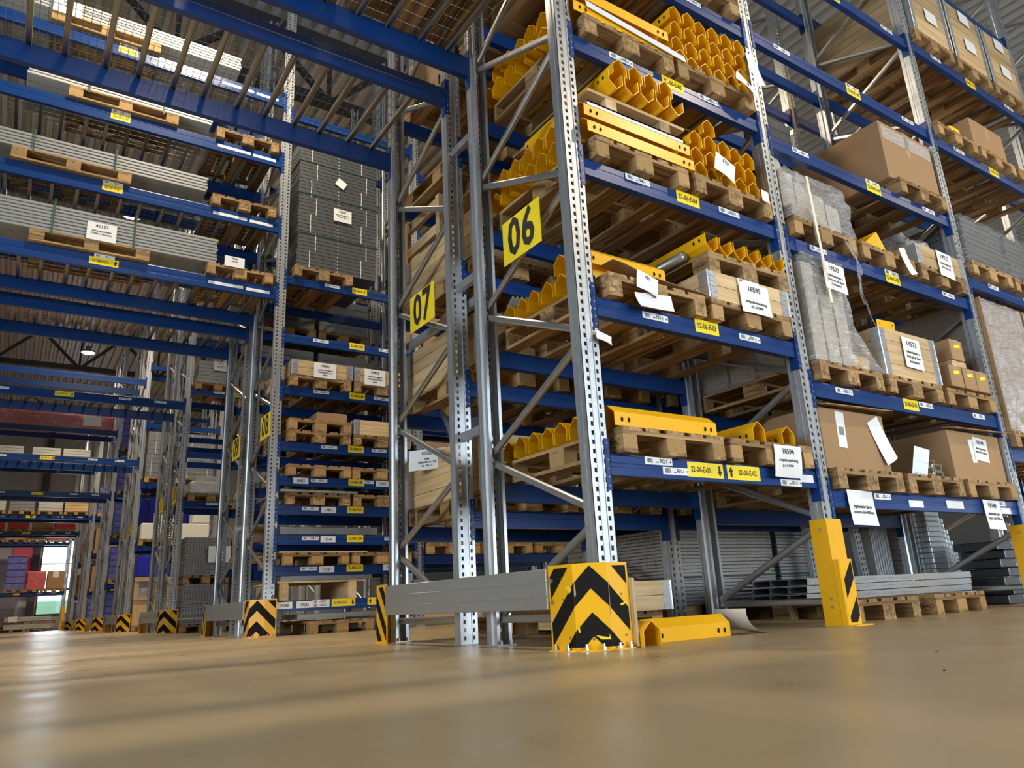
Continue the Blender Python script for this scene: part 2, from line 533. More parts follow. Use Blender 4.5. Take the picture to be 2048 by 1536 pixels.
def truss():
    mb = MB(); z0, z1 = 9.5, ROOF - 0.14
    mb.box(-11.99, 33.99, -0.09, 0.09, z0 - 0.1, z0 + 0.1, 'truss_paint')
    mb.box(-11.99, 33.99, -0.09, 0.09, z1 - 0.1, z1 + 0.1, 'truss_paint')
    x = -11.9; i = 0
    while x < 32:
        a, c = (z0, z1) if i % 2 == 0 else (z1, z0)
        mb.bar((x, 0, a), (x + 1.35, 0, c), 0.1, 0.1, (0, 1, 0), 'truss_paint')
        if i % 2 == 0: mb.bar((x, 0, z0), (x, 0, z1), 0.07, 0.07, (0, 1, 0), 'truss_paint')
        x += 1.35; i += 1
    return mb.mesh('roof_truss')


tm = truss()
for y, lb in ((-1.1, 'above the camera aisle'), (8.75, 'nearest, above the zero-nine sign'), (18.5, 'middle one, past the ten sign'), (28.1, 'far one, over the far racks'), (37.9, 'farthest, before the far window wall')):
    o = obj('roof_truss', tm, None, (0, y, 0)); tag(o, 'dark steel roof truss ' + lb, 'truss', 'roof trusses')

# high-bay lamps
lh = MB()
for i in range(16):
    pass


def lathe(mb, prof, mt, n_=16):
    k = mb.mat(mt); b = len(mb.v)
    for (r, z) in prof:
        for i in range(n_):
            a = 2 * PI * i / n_; mb.v.append((r * math.cos(a), r * math.sin(a), z))
    for p in range(len(prof) - 1):
        for i in range(n_):
            j = (i + 1) % n_
            mb.f.append((b + p * n_ + i, b + p * n_ + j, b + (p + 1) * n_ + j, b + (p + 1) * n_ + i)); mb.mi.append(k)


lathe(lh, [(0.001, 0.22), (0.09, 0.2), (0.1, 0.08), (0.21, 0.03), (0.23, -0.03), (0.21, -0.03)], 'lamp_housing')
lhm = lh.mesh('lamp_housing')
lg = MB(); lathe(lg, [(0.2, -0.025), (0.15, -0.05), (0.001, -0.06)], 'lamp_glow'); lgm = lg.mesh('lamp_lens')
lr = MB(); lr.tube((0, 0, 0.2), (0, 0, 1.66), 0.01, 'lamp_housing'); lrm = lr.mesh('suspension_rod')
for (x, y) in LAMPS:
    where = {-5.6: 'over the front aisle', 3.9: 'between the zero-seven and zero-eight signs', 14.7: 'past the zero-nine sign', 25.6: 'deep in the hall by the truss', 36.6: 'near the far wall'}[y]
    t = thing('ceiling_lamp', 'round high-bay ceiling lamp %s, %s' % (where, 'above the cross aisle' if x < 0 else 'right of the cross aisle' if x < 10 else 'at the right end'), 'lamp', (x, y, 9.4))
    obj('lamp_housing', lhm, t); obj('lamp_lens', lgm, t); obj('suspension_rod', lrm, t)
    ld = bpy.data.lights.new('lamp_light', 'SPOT')
    ld.energy = LAMP_POWER.get((x, y), 1500) * 1.0
    ld.spot_size = 2.5; ld.spot_blend = 0.6; ld.shadow_soft_size = 0.2; ld.color = WARM
    lo = bpy.data.objects.new('lamp_light', ld); COL.objects.link(lo); lo.parent = t; lo.location = (0, 0, -0.08)
#--RACKS--
# ------------------------------------------------------------------ rack frames
FH = 9.3


def post_mesh():
    mb = MB(); t = 0.003; M = 'steel'
    # solid front strips
    for (a, c, dy) in ((0.0, 0.0205, 0), (0.044, 0.086, 0.005), (0.1125, PW, 0)):
        mb.box(a, c, dy, dy + t, 0, FH, M)
    for x in (0.0415, 0.0855): mb.box(x, x + 0.003, 0, 0.008, 0, FH, M)
    for x0 in (0.020, 0.089):
        for x in (x0, x0 + 0.0205): mb.box(x, x + 0.0035, 0, t, 0, FH, M)
        z = 0.0
        while z < FH - 0.03:
            mb.box(x0 + 0.003, x0 + 0.021, 0.0002, t, z, z + 0.025, M)
            z += 0.05
    # flanks with a step and a lip
    for sgn, xx in ((1, 0.0), (-1, PW)):
        mb.box(min(xx, xx + sgn * t), max(xx, xx + sgn * t), 0, 0.018, 0, FH, M); mb.box(min(xx + sgn * t, xx + sgn * 2 * t), max(xx + sgn * t, xx + sgn * 2 * t), 0.018, 0.038, 0, FH, M)
        mb.box(min(xx, xx + sgn * 2 * t), max(xx, xx + sgn * 2 * t), 0.0165, 0.018, 0, FH, M); mb.box(min(xx, xx + sgn * 2 * t), max(xx, xx + sgn * 2 * t), 0.038, 0.0395, 0, FH, M); mb.box(min(xx, xx + sgn * t), max(xx, xx + sgn * t), 0.0395, 0.058, 0, FH, M)
        mb.prism([(xx, 0.058), (xx + sgn * 0.012, 0.068), (xx + sgn * 0.015, 0.068), (xx + sgn * t, 0.056)], 2, 0, FH, M)
        a = xx + sgn * 0.012; c = xx + sgn * 0.015
        mb.box(min(a, c), max(a, c), 0.068, 0.10, 0, FH, M)
        a = xx + sgn * 0.015; c = xx + sgn * 0.034
        mb.box(min(a, c), max(a, c), 0.097, 0.10, 0, FH, M)
    return mb.mesh('upright_post')


def foot_mesh():
    mb = MB(); mb.box(0.001, PW - 0.001, 0.0, 0.13, 0, 0.006, 'steel')
    for (x, y) in ((0.03, 0.118), (0.10, 0.118)):
        mb.tube((x, y, 0.006), (x, y, 0.03), 0.009, 'bolt_steel')
    mb.box(0.004, PW - 0.004, 0.004, 0.03, 0.0, 0.012, 'steel')
    return mb.mesh('foot_plate')


def brace_mesh(dz):
    def mk():
        mb = MB(); y0, y1 = 0.055, D - 0.055
        p, q = Vector((0.065, y0, 0)), Vector((0.065, y1, dz))
        mb.bar(p, q, 0.034, 0.044, (0, 0, 1), 'brace_steel')
        return mb.mesh('brace', 0.009)
    return cached(('brace', dz), mk)


OUT = [0.66 + 1.01 * i for i in range(9)]
INN = [0.135 + 1.005 * i for i in range(10)]


def frame(x, k, back, label, group='upright frames of the racks', height=None):
    y = k * PIT + (2 * D + G if back else 0)
    t = thing('upright_frame', label, 'rack frame', (x + PW if back else x, y, 0), PI if back else 0, group)
    pm = cached('post', post_mesh); fm = cached('foot', foot_mesh)
    obj('upright_post', pm, t)
    obj('upright_post', pm, t, (PW, D, 0), (0, 0, PI))
    obj('foot_plate', fm, t); obj('foot_plate', fm, t, (PW, D, 0), (0, 0, PI))
    obj('brace', brace_mesh(0.0), t, (0, 0, 0.15))
    for i in range(9):
        # inner node i -> aisle node i, aisle node i -> inner node i+1
        obj('brace', brace_mesh(round(INN[i] - OUT[i] + 0.05, 3)), t, (0, 0, OUT[i] - 0.025))
        if i < 9: obj('brace', brace_mesh(round(INN[i + 1] - OUT[i] - 0.05, 3)), t, (0, 0, OUT[i] + 0.025))
    return t


XLAB = {XF: 'across the cross aisle', 0.0: 'at the cross aisle end', XE: 'one bay in', XD: 'two bays in', XC: 'three bays in', XB: 'four bays in'}
SIDE = {False: 'camera side row', True: 'back row'}


def rowlab(k, back):
    if k <= 3: return 'of ' + rowname(k, back)
    return 'of %s row, %s pair back' % ('rear' if back else 'front', ORD[k])


for k in range(8):
    for back in (False, True):
        if k == 7 and back: continue
        xs = [XF, 0.0, XE]
        if k <= 4: xs.append(XD)
        if k <= 0: xs += [XC, XB]
        for x in xs:
            frame(x, k, back, 'galvanised upright frame %s, %s' % (rowlab(k, back), XLAB[x]))
# row spacers between the back-to-back frames
sp = MB(); sp.box(0, 0.04, 0, G, 0, 0.06, 'steel'); sp.box(-0.005, 0.0, -0.0, 0.04, -0.01, 0.07, 'steel'); spm = sp.mesh('row_spacer')
for k in range(4):
    for z, w in ((1.33, 'lower'), (2.45, 'middle'), (3.6, 'upper')):
        o = obj('row_spacer', spm, None, (0.045, k * PIT + D, z))
        tag(o, '%s steel spacer bar joining the %s and %s frames' % (w, rowname(k, False), rowname(k, True)), 'spacer', 'row spacers')

# ------------------------------------------------------------------ beams
def beam_mesh(L, h):
    def mk():
        mb = MB(); y0, y1 = 0.006, 0.056
        # box with a shallow rolled step at top and a groove
        pts = [(y0, -h), (y1, -h), (y1, 0), (y0 + 0.012, 0), (y0 + 0.010, -0.006), (y0, -0.012), (y0, -h * 0.42), (y0 + 0.003, -h * 0.45), (y0 + 0.003, -h * 0.60), (y0, -h * 0.63)]
        mb.prism(pts, 0, 0.004, L - 0.004, 'blue_paint')
        return mb.mesh('beam_body')
    return cached(('beam', round(L, 3), h), mk)


def conn_mesh(side, h):
    def mk():
        mb = MB(); s = side
        b = 'blue_paint'
        z0, z1 = -h - 0.085, 0.075
        def bx(a, c, y0, y1, za, zb, m_=b): mb.box(min(s * a, s * c), max(s * a, s * c), y0, y1, za, zb, m_)
        bx(-0.030, 0.004, -0.005, -0.001, z0, z1)
        bx(0.0005, 0.005, -0.005, 0.062, z0, z1)
        for i in range(6):
            z = z0 + 0.025 + i * (z1 - z0 - 0.05) / 5
            mb.disc((s * -0.012, -0.0055, z), 0.0035, 1, 'paper', 6)
        bx(-0.020, -0.008, -0.008, -0.005, -0.01, 0.022)
        return mb.mesh('end_connector')
    return cached(('conn', side, h), mk)


def st_white():
    mb = MB(); mb.box(-0.105, 0.105, -0.0008, 0, -0.021, 0.021, 'paper')
    rnd = random.Random(3); x = -0.088
    while x < -0.045:
        w = rnd.choice((0.0015, 0.003, 0.004)); mb.box(x, x + w, -0.0012, -0.0008, -0.012, 0.014, 'ink'); x += w + rnd.choice((0.0015, 0.003))
    mb.box(-0.02, -0.002, -0.0012, -0.0008, -0.009, -0.003, 'ink')
    return mb.mesh('location_sticker')


def st_tri(up):
    mb = MB(); s = 1 if up else -1
    mb.poly([(0.083, -0.0013, -0.006 * s), (0.097, -0.0013, -0.006 * s), (0.09, -0.0013, 0.008 * s)], 'ink')
    return mb.mesh('arrow_mark')


def st_yellow(w, h):
    mb = MB(); mb.box(-w / 2, w / 2, -0.0008, 0, -h / 2, h / 2, 'yellow_sign')
    return mb.mesh('location_sticker')


def st_plain(w, h):
    mb = MB(); mb.box(-w / 2, w / 2, -0.0008, 0, -h / 2, h / 2, 'paper')
    return mb.mesh('paper_strip')


def arrow(up):
    mb = MB(); s = 1 if up else -1
    mb.poly([(-0.009, -0.0013, -0.03 * s), (0.009, -0.0013, -0.03 * s), (0.009, -0.0013, 0.004 * s), (-0.009, -0.0013, 0.004 * s)], 'ink')
    mb.poly([(-0.021, -0.0013, 0.002 * s), (0.021, -0.0013, 0.002 * s), (0, -0.0013, 0.034 * s)], 'ink')
    return mb.mesh('arrow_mark')


def stickers(t, lst, h):
    for s in lst:
        kind, x, txt = s[0], s[1], s[2]
        z = s[3] if len(s) > 3 else -h * 0.35
        if kind == 'w':
            a = obj('location_sticker', cached('stw', st_white), t, (x, 0.0055, z))
            text(a, txt, 0.034, (0.036, -0.0015, 0), sx=0.8, bold=0.0007)
            up = not txt.startswith('F01')
            obj('arrow_mark', cached(('tri', up), lambda: st_tri(up)), a)
        elif kind == 'y':
            a = obj('location_sticker', cached(('sty', 0.215), lambda: st_yellow(0.215, 0.088)), t, (x, 0.0055, z), label='yellow location sticker')
            text(a, txt, 0.050, (0, -0.0015, 0), sx=0.78, bold=0.0009)
        elif kind in 'ud':
            up = kind == 'u'
            a = obj('location_sticker', cached(('sty', 0.30), lambda: st_yellow(0.30, 0.088)), t, (x, 0.0055, z), label='yellow location sticker with arrow')
            text(a, txt, 0.046, (0.035 if (up and txt.endswith('02')) else -0.04, -0.0015, 0), sx=0.82, bold=0.0008)
            obj('arrow_mark', cached(('arr', up), lambda: arrow(up)), a, (-0.115 if (up and txt.endswith('02')) else 0.118, 0, 0))
        elif kind == 'p':
            a = obj('paper_strip', cached(('stp', txt), lambda: st_plain(*txt)), t, (x, 0.0055, z))
        elif kind == 'n':
            a = obj('number_label', cached(('stn', 1), lambda: st_plain(0.19, 0.075)), t, (x, 0.0054, z), label='white number label')
            text(a, txt, 0.05, (0, -0.0015, -0.004), sx=0.85, bold=0.0006)


def beam(xa, xb, y, z, flip, h, label, group, st=(), ends=True):
    """xa, xb: the post faces it spans; y: face it hangs on"""
    L = xb - xa - PW
    t = thing('rack_beam', label, 'rack beam', ((xb if flip else xa + PW), y, z), PI if flip else 0, group)
    obj('beam_body', beam_mesh(L, h), t)
    obj('end_connector', conn_mesh(1, h), t)
    obj('end_connector', conn_mesh(-1, h), t, (L, 0, 0))
    if not flip: stickers(t, st, h)
    return t


BH = 0.1175


def level(k, back, xa, xb, z, h, bay, n, st=(), faces='fr'):
    """a pair of beams; n: shelf number counted from the floor"""
    y0 = k * PIT + (D + G if back else 0)
    g = 'blue beams of %s' % rowname(k, back)
    nm = '%s shelf up, %s %s' % (ORD[n], bay, rowlab(k, back))
    if 'f' in faces: beam(xa, xb, y0, z, False, h, 'blue front beam, ' + nm, g, st)
    if 'r' in faces: beam(xa, xb, y0 + D, z, True, h, 'blue rear beam, ' + nm, g)


BAY = {'E': (0.0, XE, 'first bay'), 'D': (XE, XD, 'second bay'), 'C': (XD, XC, 'third bay'), 'B': (XC, XB, 'fourth bay'), 'F': (XF, 0.0, 'bridge bay')}


def levels(k, back, bay, zs, h=BH, st=None, start=1):
    xa, xb, nm = BAY[bay]
    for i, z in enumerate(zs):
        level(k, back, xa, xb, z, h, nm, i + start, (st or {}).get(i, ()))


def yl(k, bay, n, x, **kw): return ('y', x, 'S2-%02d-%s-%02d' % (6 + 2 * k, bay, n))


ZE = [0.986, 1.896, 2.8065, 3.7128, 4.5876, 5.48, 6.5]
x1, x2, xm = 0.45, 1.31, 0.90
ste = {0: [('w', 0.37, 'F02-1', -0.024), ('w', 0.50, 'F01-1', -0.074), ('d', 0.745, 'S2-06-E-01', -0.055), ('u', 1.08, 'S2-06-E-02', -0.055), ('w', 1.53, 'F01-2', -0.095), ('p', 1.70, (0.14, 0.05), -0.06)],
       1: [('w', x1 + 0.02, 'F03-1', -0.05), yl(0, 'E', 3, xm + 0.02), ('w', x2 + 0.02, 'F03-2', -0.05)],
       2: [('w', x1, 'F04-1', -0.03), yl(0, 'E', 4, xm), ('w', x2, 'F04-2', -0.03)],
       3: [('w', x1 - 0.03, 'F05-1', -0.03), yl(0, 'E', 5, xm), ('w', x2 - 0.05, 'F05-2', -0.03)],
       4: [('w', x1, 'F06-1', -0.03), yl(0, 'E', 6, xm), ('w', x2 - 0.08, 'F06-2', -0.03)]}
levels(0, False, 'E', ZE, st=ste)
ZD = [0.867, 1.633, 2.765, 3.626, 4.617, 5.707, 6.8]
std = {}
for i in range(6):
    std[i] = [('w', 0.38, 'E%02d-1' % (i + 1), -0.04), ('w', 1.40, 'E%02d-2' % (i + 1), -0.02), ('y', 1.40, 'S2-06-D-%02d' % (i + 1), -0.072), ('w', 2.32, 'E%02d-3' % (i + 1), -0.04)]
std[1] = [('w', 0.38, 'E02-1', -0.04), ('y', 1.27, 'S2-06-D-01', -0.05), ('w', 1.50, 'E02-2', -0.03), ('w', 2.36, 'E02-3', -0.04)]
std[0] = [('w', 0.62, 'E01-1', -0.03), ('p', 1.05, (0.2, 0.05), -0.07), ('p', 1.62, (0.26, 0.06), -0.06), ('w', 2.36, 'E01-3', -0.03), ('p', 2.45, (0.17, 0.05), -0.09)]
levels(0, False, 'D', ZD, st=std)
ZC = [1.35, 3.03, 4.59, 5.75, 6.9]
levels(0, False, 'C', ZC, st={i: [('w', 0.5, 'C%02d-1' % (i + 1), -0.03), ('y', 1.25, 'S2-06-C-%02d' % (i + 1), -0.06), ('w', 2.2, 'C%02d-3' % (i + 1), -0.03)] for i in range(4)})
levels(0, False, 'B', [1.35, 3.03, 4.59, 5.75])
Z7 = [0.86, 1.786, 2.65, 3.72, 4.62, 5.7]
levels(0, True, 'E', Z7); levels(0, True, 'D', Z7); levels(0, True, 'C', [1.35, 3.03, 4.59, 5.75])
Z8 = [0.387, 0.787, 1.144, 1.502, 1.849, 2.28, 2.994, 3.689, 4.499, 7.0]
st8 = {0: [('n', 0.02 + 0.1, '19248', -0.05), ('n', 0.36, '19245', -0.05), ('w', 0.56, 'E02-1', -0.022), ('w', 0.56, 'E01-2', -0.066), ('d', 0.84, 'S2-08-E-01', -0.044), ('u', 1.3, 'S2-08-E-02', -0.044)],
       1: [('w', 0.40, 'E03-1', -0.04), ('n', 0.62, '19247', -0.05), yl(1, 'E', 3, 0.98), ('n', 1.45, '19450')],
       2: [('w', 0.41, 'E04-1', -0.04), ('n', 0.63, '19244', -0.05), yl(1, 'E', 4, 0.98), ('w', 1.48, 'E04-2', -0.04)],
       3: [('w', 0.40, 'E05-1', -0.04), ('n', 0.63, '19453', -0.05), yl(1, 'E', 5, 0.98)],
       4: [('n', 0.27, '19455', -0.05), ('w', 0.50, 'E06-1', -0.04), yl(1, 'E', 6, 0.99), ('w', 1.12, 'E06-2', -0.03), ('n', 1.35, '19457'), ('n', 1.7, '19458')],
       5: [('w', 0.62, 'E07-1', -0.04), yl(1, 'E', 7, 0.98), ('w', 1.3, 'E07-2', -0.04)],
       6: [('w', 0.50, 'E08-1', -0.04), yl(1, 'E', 8, 0.99), ('w', 1.33, 'E08-2', -0.04)],
       7: [('w', 0.48, 'E09-1', -0.04), yl(1, 'E', 9, 0.98), ('w', 1.4, 'E09-2', -0.04)],
       8: [('w', 0.62, 'E10-1', -0.04), yl(1, 'E', 10, 1.01)]}
levels(1, False, 'E', Z8, st=st8)
levels(1, False, 'D', [0.9, 1.85, 2.9, 3.7, 4.6, 5.6, 6.6])
levels(1, True, 'E', [0.9, 1.75, 2.5, 3.3, 4.2, 5.4, 6.6]); levels(1, True, 'D', [0.9, 1.75, 2.9, 4.2, 5.4])
Z10 = [2.355, 3.3, 4.55, 5.9]
levels(2, False, 'E', Z10, st={0: [('w', 0.5, 'E01-1', -0.04), ('w', 0.8, 'E02-1', -0.03), ('d', 1.1, 'S2-10-E-01', -0.05)], 2: [('w', 0.5, 'E04-1', -0.03), yl(2, 'E', 4, 0.9)]})
levels(2, True, 'E', [1.5, 2.6, 3.9, 5.2, 6.5])
levels(2, False, 'D', [1.2, 2.5, 3.8, 5.1])
levels(3, False, 'E', [2.05, 3.65, 5.2, 6.8], st={0: [('w', 0.5, 'E01-1', -0.04)], 1: [('w', 0.6, 'E02-1', -0.04)]})
levels(3, True, 'E', [1.3, 2.6, 4.2, 5.8])
levels(4, False, 'E', [1.4, 2.8, 4.2, 5.6])
levels(5, False, 'E', [1.4, 2.8, 4.2]); levels(6, False, 'E', [1.4, 2.8])
# bridges over the cross aisle
HB = 0.165
for k in range(8):
    zb = [4.22]
    for back in (False, True):
        if k >= 2 and back: continue
        zs = list(zb)
        st = {0: [('u', 1.93, 'S2-%02d-F-01' % (6 + 2 * k), -0.07), ('w', 1.0, 'F01-1'), ('w', 2.9, 'F01-3'), ('w', 3.5, 'F01-4')]} if not back and k else {}
        if k == 1 and not back:
            zs = [4.29, 5.245, 6.225, 7.195]
            for i in range(4):
                st[i] = [('w', 1.96, 'F%02d-1' % (i + 2), -0.012), ('p', 3.30, (0.42, 0.04), -0.085), ('p', 3.69, (0.30, 0.04), -0.09)]
                st[i].append(('u' if i == 0 else 'y', 1.96, 'S2-08-F-%02d' % (i + 1), -0.078))
        elif k == 1:
            zs = [4.22, 5.3, 6.3]
        elif k == 2: zs = [4.27]
        elif k == 3 and not back: zs = [4.22, 6.38]
        elif k == 4: zs = [4.22, 6.28]
        elif k == 5 and not back: zs = [4.22, 6.15]
        elif k == 7: zs = [1.87, 4.3]
        levels(k, back, 'F', zs, HB, st)
# wire decks under the bridge levels
def deck_grid():
    mb = MB(); y0, y1 = 0.03, D - 0.03
    for i in range(19):
        x = -0.45 + 0.05 * i; mb.tube((x, y0, 0), (x, y1, 0), 0.0022, 'brace_steel', 3, False)
    y = y0
    while y <= y1 + 0.001:
        mb.tube((-0.46, y, 0.003), (0.46, y, 0.003), 0.0022, 'brace_steel', 3, False); y += (y1 - y0) / 10
    for i in range(19):
        x = -0.45 + 0.05 * i
        for yy, s in ((y0, -1), (y1, 1)): mb.tube((x, yy, 0), (x, yy + s * 0.026, -0.0), 0.0022, 'brace_steel', 3, False)
    return mb.mesh('wire_grid')


def deck_bar():
    mb = MB(); mb.sheet([(-0.018, -0.034), (-0.018, 0), (0.018, 0), (0.018, -0.034)][::-1], 1, 0, 1, 0.002, 'brace_steel')
    me = MB()
    for (a, c) in ((-0.019, -0.016), (0.016, 0.019)): me.box(a, c, 0.062, D - 0.062, -0.036, -0.003, 'brace_steel')
    me.box(-0.019, 0.019, 0.062, D - 0.062, -0.006, -0.003, 'brace_steel')
    for y, s in ((0.062, -1), (D - 0.062, 1)):
        me.poly([(-0.045, y + s * 0.03, -0.003), (0.045, y + s * 0.03, -0.003), (0.019, y, -0.003), (-0.019, y, -0.003)], 'steel')
    return me.mesh('support_bar')


dg, db = deck_grid(), deck_bar()
POS = ['first panel', 'second panel', 'third panel', 'last panel']


def wire_decks(k, back, z, n, idx=(0, 1, 2, 3), xs=None, sg=-1):
    for i in idx:
        x = (-0.065 - 0.47 if xs is None else xs) + sg * 0.945 * i
        t = thing('wire_deck', 'wire deck, %s %s level %s, %s' % (ORD[n], 'bridge' if xs is None else 'shelf', rowlab(k, back), POS[i]), 'wire deck', (x, k * PIT + (D + G if back else 0), z + 0.006), 0, 'wire decks of the bridges')
        obj('wire_grid', dg, t)
        for dx in (-0.355, -0.135, 0.125, 0.345): obj('support_bar', db, t, (dx, 0, 0))


for k in range(6):
    for back in (False, True):
        if k >= 2 and back: continue
        wire_decks(k, back, 4.29 if (k == 1 and not back) else 4.27 if k == 2 else 4.22, 1)
for i, z in ((2, 5.245), (3, 6.225), (4, 7.195)): wire_decks(1, False, z, i)

# ------------------------------------------------------------------ row number signs
def sign(k, back, txt, yc, label):
    t = thing('row_sign', label, 'sign', (-0.035, yc, 2.61), 0, None)
    mb = MB(); mb.box(-0.002, 0.002, -0.205, 0.205, -0.30, 0, 'yellow_sign')
    obj('sign_plate', cached('signplate', lambda: mb.mesh('sign_plate')), t)
    text(t, txt, 0.355, (-0.0035, 0, -0.152), (PI / 2, 0, -PI / 2), bold=0.009, sx=0.80, space=1.06)
    w = MB(); w.tube((0, 0.19, -0.01), (0.06, 0.57, 0.2), 0.0012, 'brace_steel', 4); w.tube((0, -0.19, -0.01), (0.085, -0.12, 0.42), 0.0012, 'brace_steel', 4)
    obj('hanging_wire', cached('signwire', lambda: w.mesh('hanging_wire')), t)


for k in range(4):
    sign(k, False, '%02d' % (6 + 2 * k), k * PIT + (0.45 if k == 0 else 0.09), 'yellow sign with black number %s hanging on the frame end' % NUMW[6 + 2 * k])
    sign(k, True, '%02d' % (7 + 2 * k), k * PIT + (1.82 if k == 0 else 1.50), 'yellow sign with black number %s hanging on the frame end' % NUMW[7 + 2 * k])

# ------------------------------------------------------------------ column guards and rails at the row ends
def clip_poly(poly, a, b_, c, keep):
    """keep the part of poly (2D) with a*x+b*y >= c"""
    out = []
    for i in range(len(poly)):
        p, q = poly[i - 1], poly[i]
        fp = (a * p[0] + b_ * p[1] - c) * keep; fq = (a * q[0] + b_ * q[1] - c) * keep
        if (fp >= 0) != (fq >= 0):
            t = fp / (fp - fq); out.append((p[0] + (q[0] - p[0]) * t, p[1] + (q[1] - p[1]) * t))
        if fq >= 0: out.append(q)
    return out


def guard_meshes(mirror):
    """plan of the bent plate; mirrored for the far end of the row pair"""
    H = 0.416; s = -1 if mirror else 1
    plan = [(-0.132, 0.255), (-0.127, 0.058), (0.018, -0.032), (0.155, -0.032)]
    P = [Vector((x, s * y)) for x, y in plan]
    mb = MB()
    for i in range(3):
        p, q = P[i], P[i + 1]; d = (q - p).normalized(); nrm = Vector((d[1], -d[0])) * -1
        inn = Vector((-d[1], d[0])) * s
        mb.prism([p, q, q + inn * 0.006, p + inn * 0.006], 2, 0, H, 'yellow_paint')
    # foot flange
    outl = []
    for i, (p, q) in enumerate(((P[0], P[1]), (P[1], P[2]), (P[2], P[3]))):
        d = (q - p).normalized(); o_ = Vector((d[1], -d[0])) * s
        a, c = p + d * 0.004, q - d * 0.004
        mb.prism([a, c, c + o_ * 0.035 - d * 0.01, a + o_ * 0.035 + d * 0.01], 2, 0, 0.006, 'yellow_paint')
    plate = mb.mesh('guard_plate')
    # chevron panel laid along the unfolded plate: u in [0, U]
    seg = [(P[i + 1] - P[i]).length for i in range(3)]; U = sum(seg)
    uc = seg[0] + seg[1] / 2; cb = MB()
    m0 = 0.012

    def put(poly):
        base = 0
        for i in range(3):
            pl = clip_poly(poly, 1, 0, base, 1); pl = clip_poly(pl, 1, 0, base + seg[i], -1) if len(pl) > 2 else []
            if len(pl) > 2:
                d = (P[i + 1] - P[i]).normalized(); o_ = Vector((d[1], -d[0])) * s
                pts = []
                for (u, z) in pl:
                    w = P[i] + d * (u - base) + o_ * 0.0012
                    pts.append((w[0], w[1], z))
                cb.poly(pts, 'black_paint')
            base += seg[i]
    if mirror:  # plain diagonal bands on the end facet
        for j in range(-3, 6):
            z = 0.02 + j * 0.20
            put([(m0, max(z, 0)), (m0, z + 0.08), (seg[0] + seg[1], z + 0.08 - 0.42), (seg[0] + seg[1], z - 0.42)] if False else [(m0, z), (m0, z + 0.10), (U - m0, z + 0.10 + 0.62), (U - m0, z + 0.62)])
    else:
        slope = 1.0
        for j in range(-2, 3):
            z = 0.293 - 0.225 * j
            for s2 in (-1, 1):
                e = -(uc - m0) if s2 < 0 else (U - m0 - uc)
                put([(uc, z), (uc, z + 0.112), (uc + e, z + 0.112 - abs(e) * slope), (uc + e, z - abs(e) * slope)])
    # trim to the plate height
    return plate, cb, P


def trim(cb, z0, z1):
    out = MB(); out.m = cb.m
    for f, k_ in zip(cb.f, cb.mi):
        pts = [Vector(cb.v[i]) for i in f]
        for zc, kp in ((z0, 1), (z1, -1)):
            res = []
            for i in range(len(pts)):
                p, q = pts[i - 1], pts[i]; fp = (p.z - zc) * kp; fq = (q.z - zc) * kp
                if (fp >= 0) != (fq >= 0): res.append(p.lerp(q, fp / (fp - fq)))
                if fq >= 0: res.append(q)
            pts = res
            if len(pts) < 3: break
        if len(pts) >= 3: out.poly(pts, 'black_paint')
    return out


gp, gc, GP = guard_meshes(False); gcm = trim(gc, 0.018, 0.400).mesh('chevron_marking')
gp2, gc2, GP2 = guard_meshes(True); gcm2 = trim(gc2, 0.018, 0.400).mesh('hazard_stripes')
bo = MB()
for i in range(3):
    p, q = GP[i], GP[i + 1]; d = (q - p).normalized(); o_ = Vector((d[1], -d[0]))
    for f_ in (0.25, 0.75):
        c = p + (q - p) * f_ + o_ * 0.02
        bo.tube((c.x, c.y, 0.006), (c.x, c.y, 0.034), 0.006, 'bolt_steel'); bo.tube((c.x, c.y, 0.006), (c.x, c.y, 0.02), 0.011, 'bolt_steel')
bom = bo.mesh('anchor_bolts')
sc_ = MB()
for z in (0.34, 0.235):
    sc_.tube((-0.141, 0.225, z), (-0.130, 0.225, z), 0.012, 'bolt_steel', 10)
scm = sc_.mesh('screws')
# scuffed spots where the paint is knocked off
sf = MB(); rnd = random.Random(5)
def facet_pt(i, u, z, off=0.0022):
    p, q = GP[i], GP[i + 1]; d = (q - p).normalized(); o_ = Vector((d[1], -d[0])); w = p + d * u + o_ * off
    return (w.x, w.y, z)
def blob(i, pts, mt): sf.poly([facet_pt(i, u, z) for u, z in pts], mt)
blob(1, [(0.002, 0.30), (0.006, 0.33), (0.012, 0.27), (0.006, 0.255), (0.002, 0.26)], 'tape')
blob(0, [(0.13, 0.30), (0.17, 0.312), (0.185, 0.29), (0.165, 0.27), (0.15, 0.29)], 'yellow_sign')
blob(2, [(0.004, 0.32), (0.007, 0.33), (0.006, 0.17), (0.003, 0.16)], 'tape')
blob(2, [(0.07, 0.212), (0.115, 0.225), (0.12, 0.218), (0.08, 0.204)], 'yellow_sign')
blob(1, [(0.095, 0.072), (0.16, 0.060), (0.162, 0.078), (0.168, 0.05), (0.12, 0.052)], 'yellow_sign')
blob(1, [(0.01, 0.105), (0.018, 0.115), (0.02, 0.09), (0.012, 0.085)], 'yellow_sign')
for (i, u, z) in ((0, 0.11, 0.345), (0, 0.115, 0.245), (1, 0.085, 0.055), (2, 0.085, 0.26), (2, 0.095, 0.065), (0, 0.15, 0.065)):
    sf.poly([facet_pt(i, u + 0.006 * math.cos(a * PI / 4), z + 0.006 * math.sin(a * PI / 4), 0.003) for a in range(8)], 'cardboard_edge')
sfm = sf.mesh('scuffs')


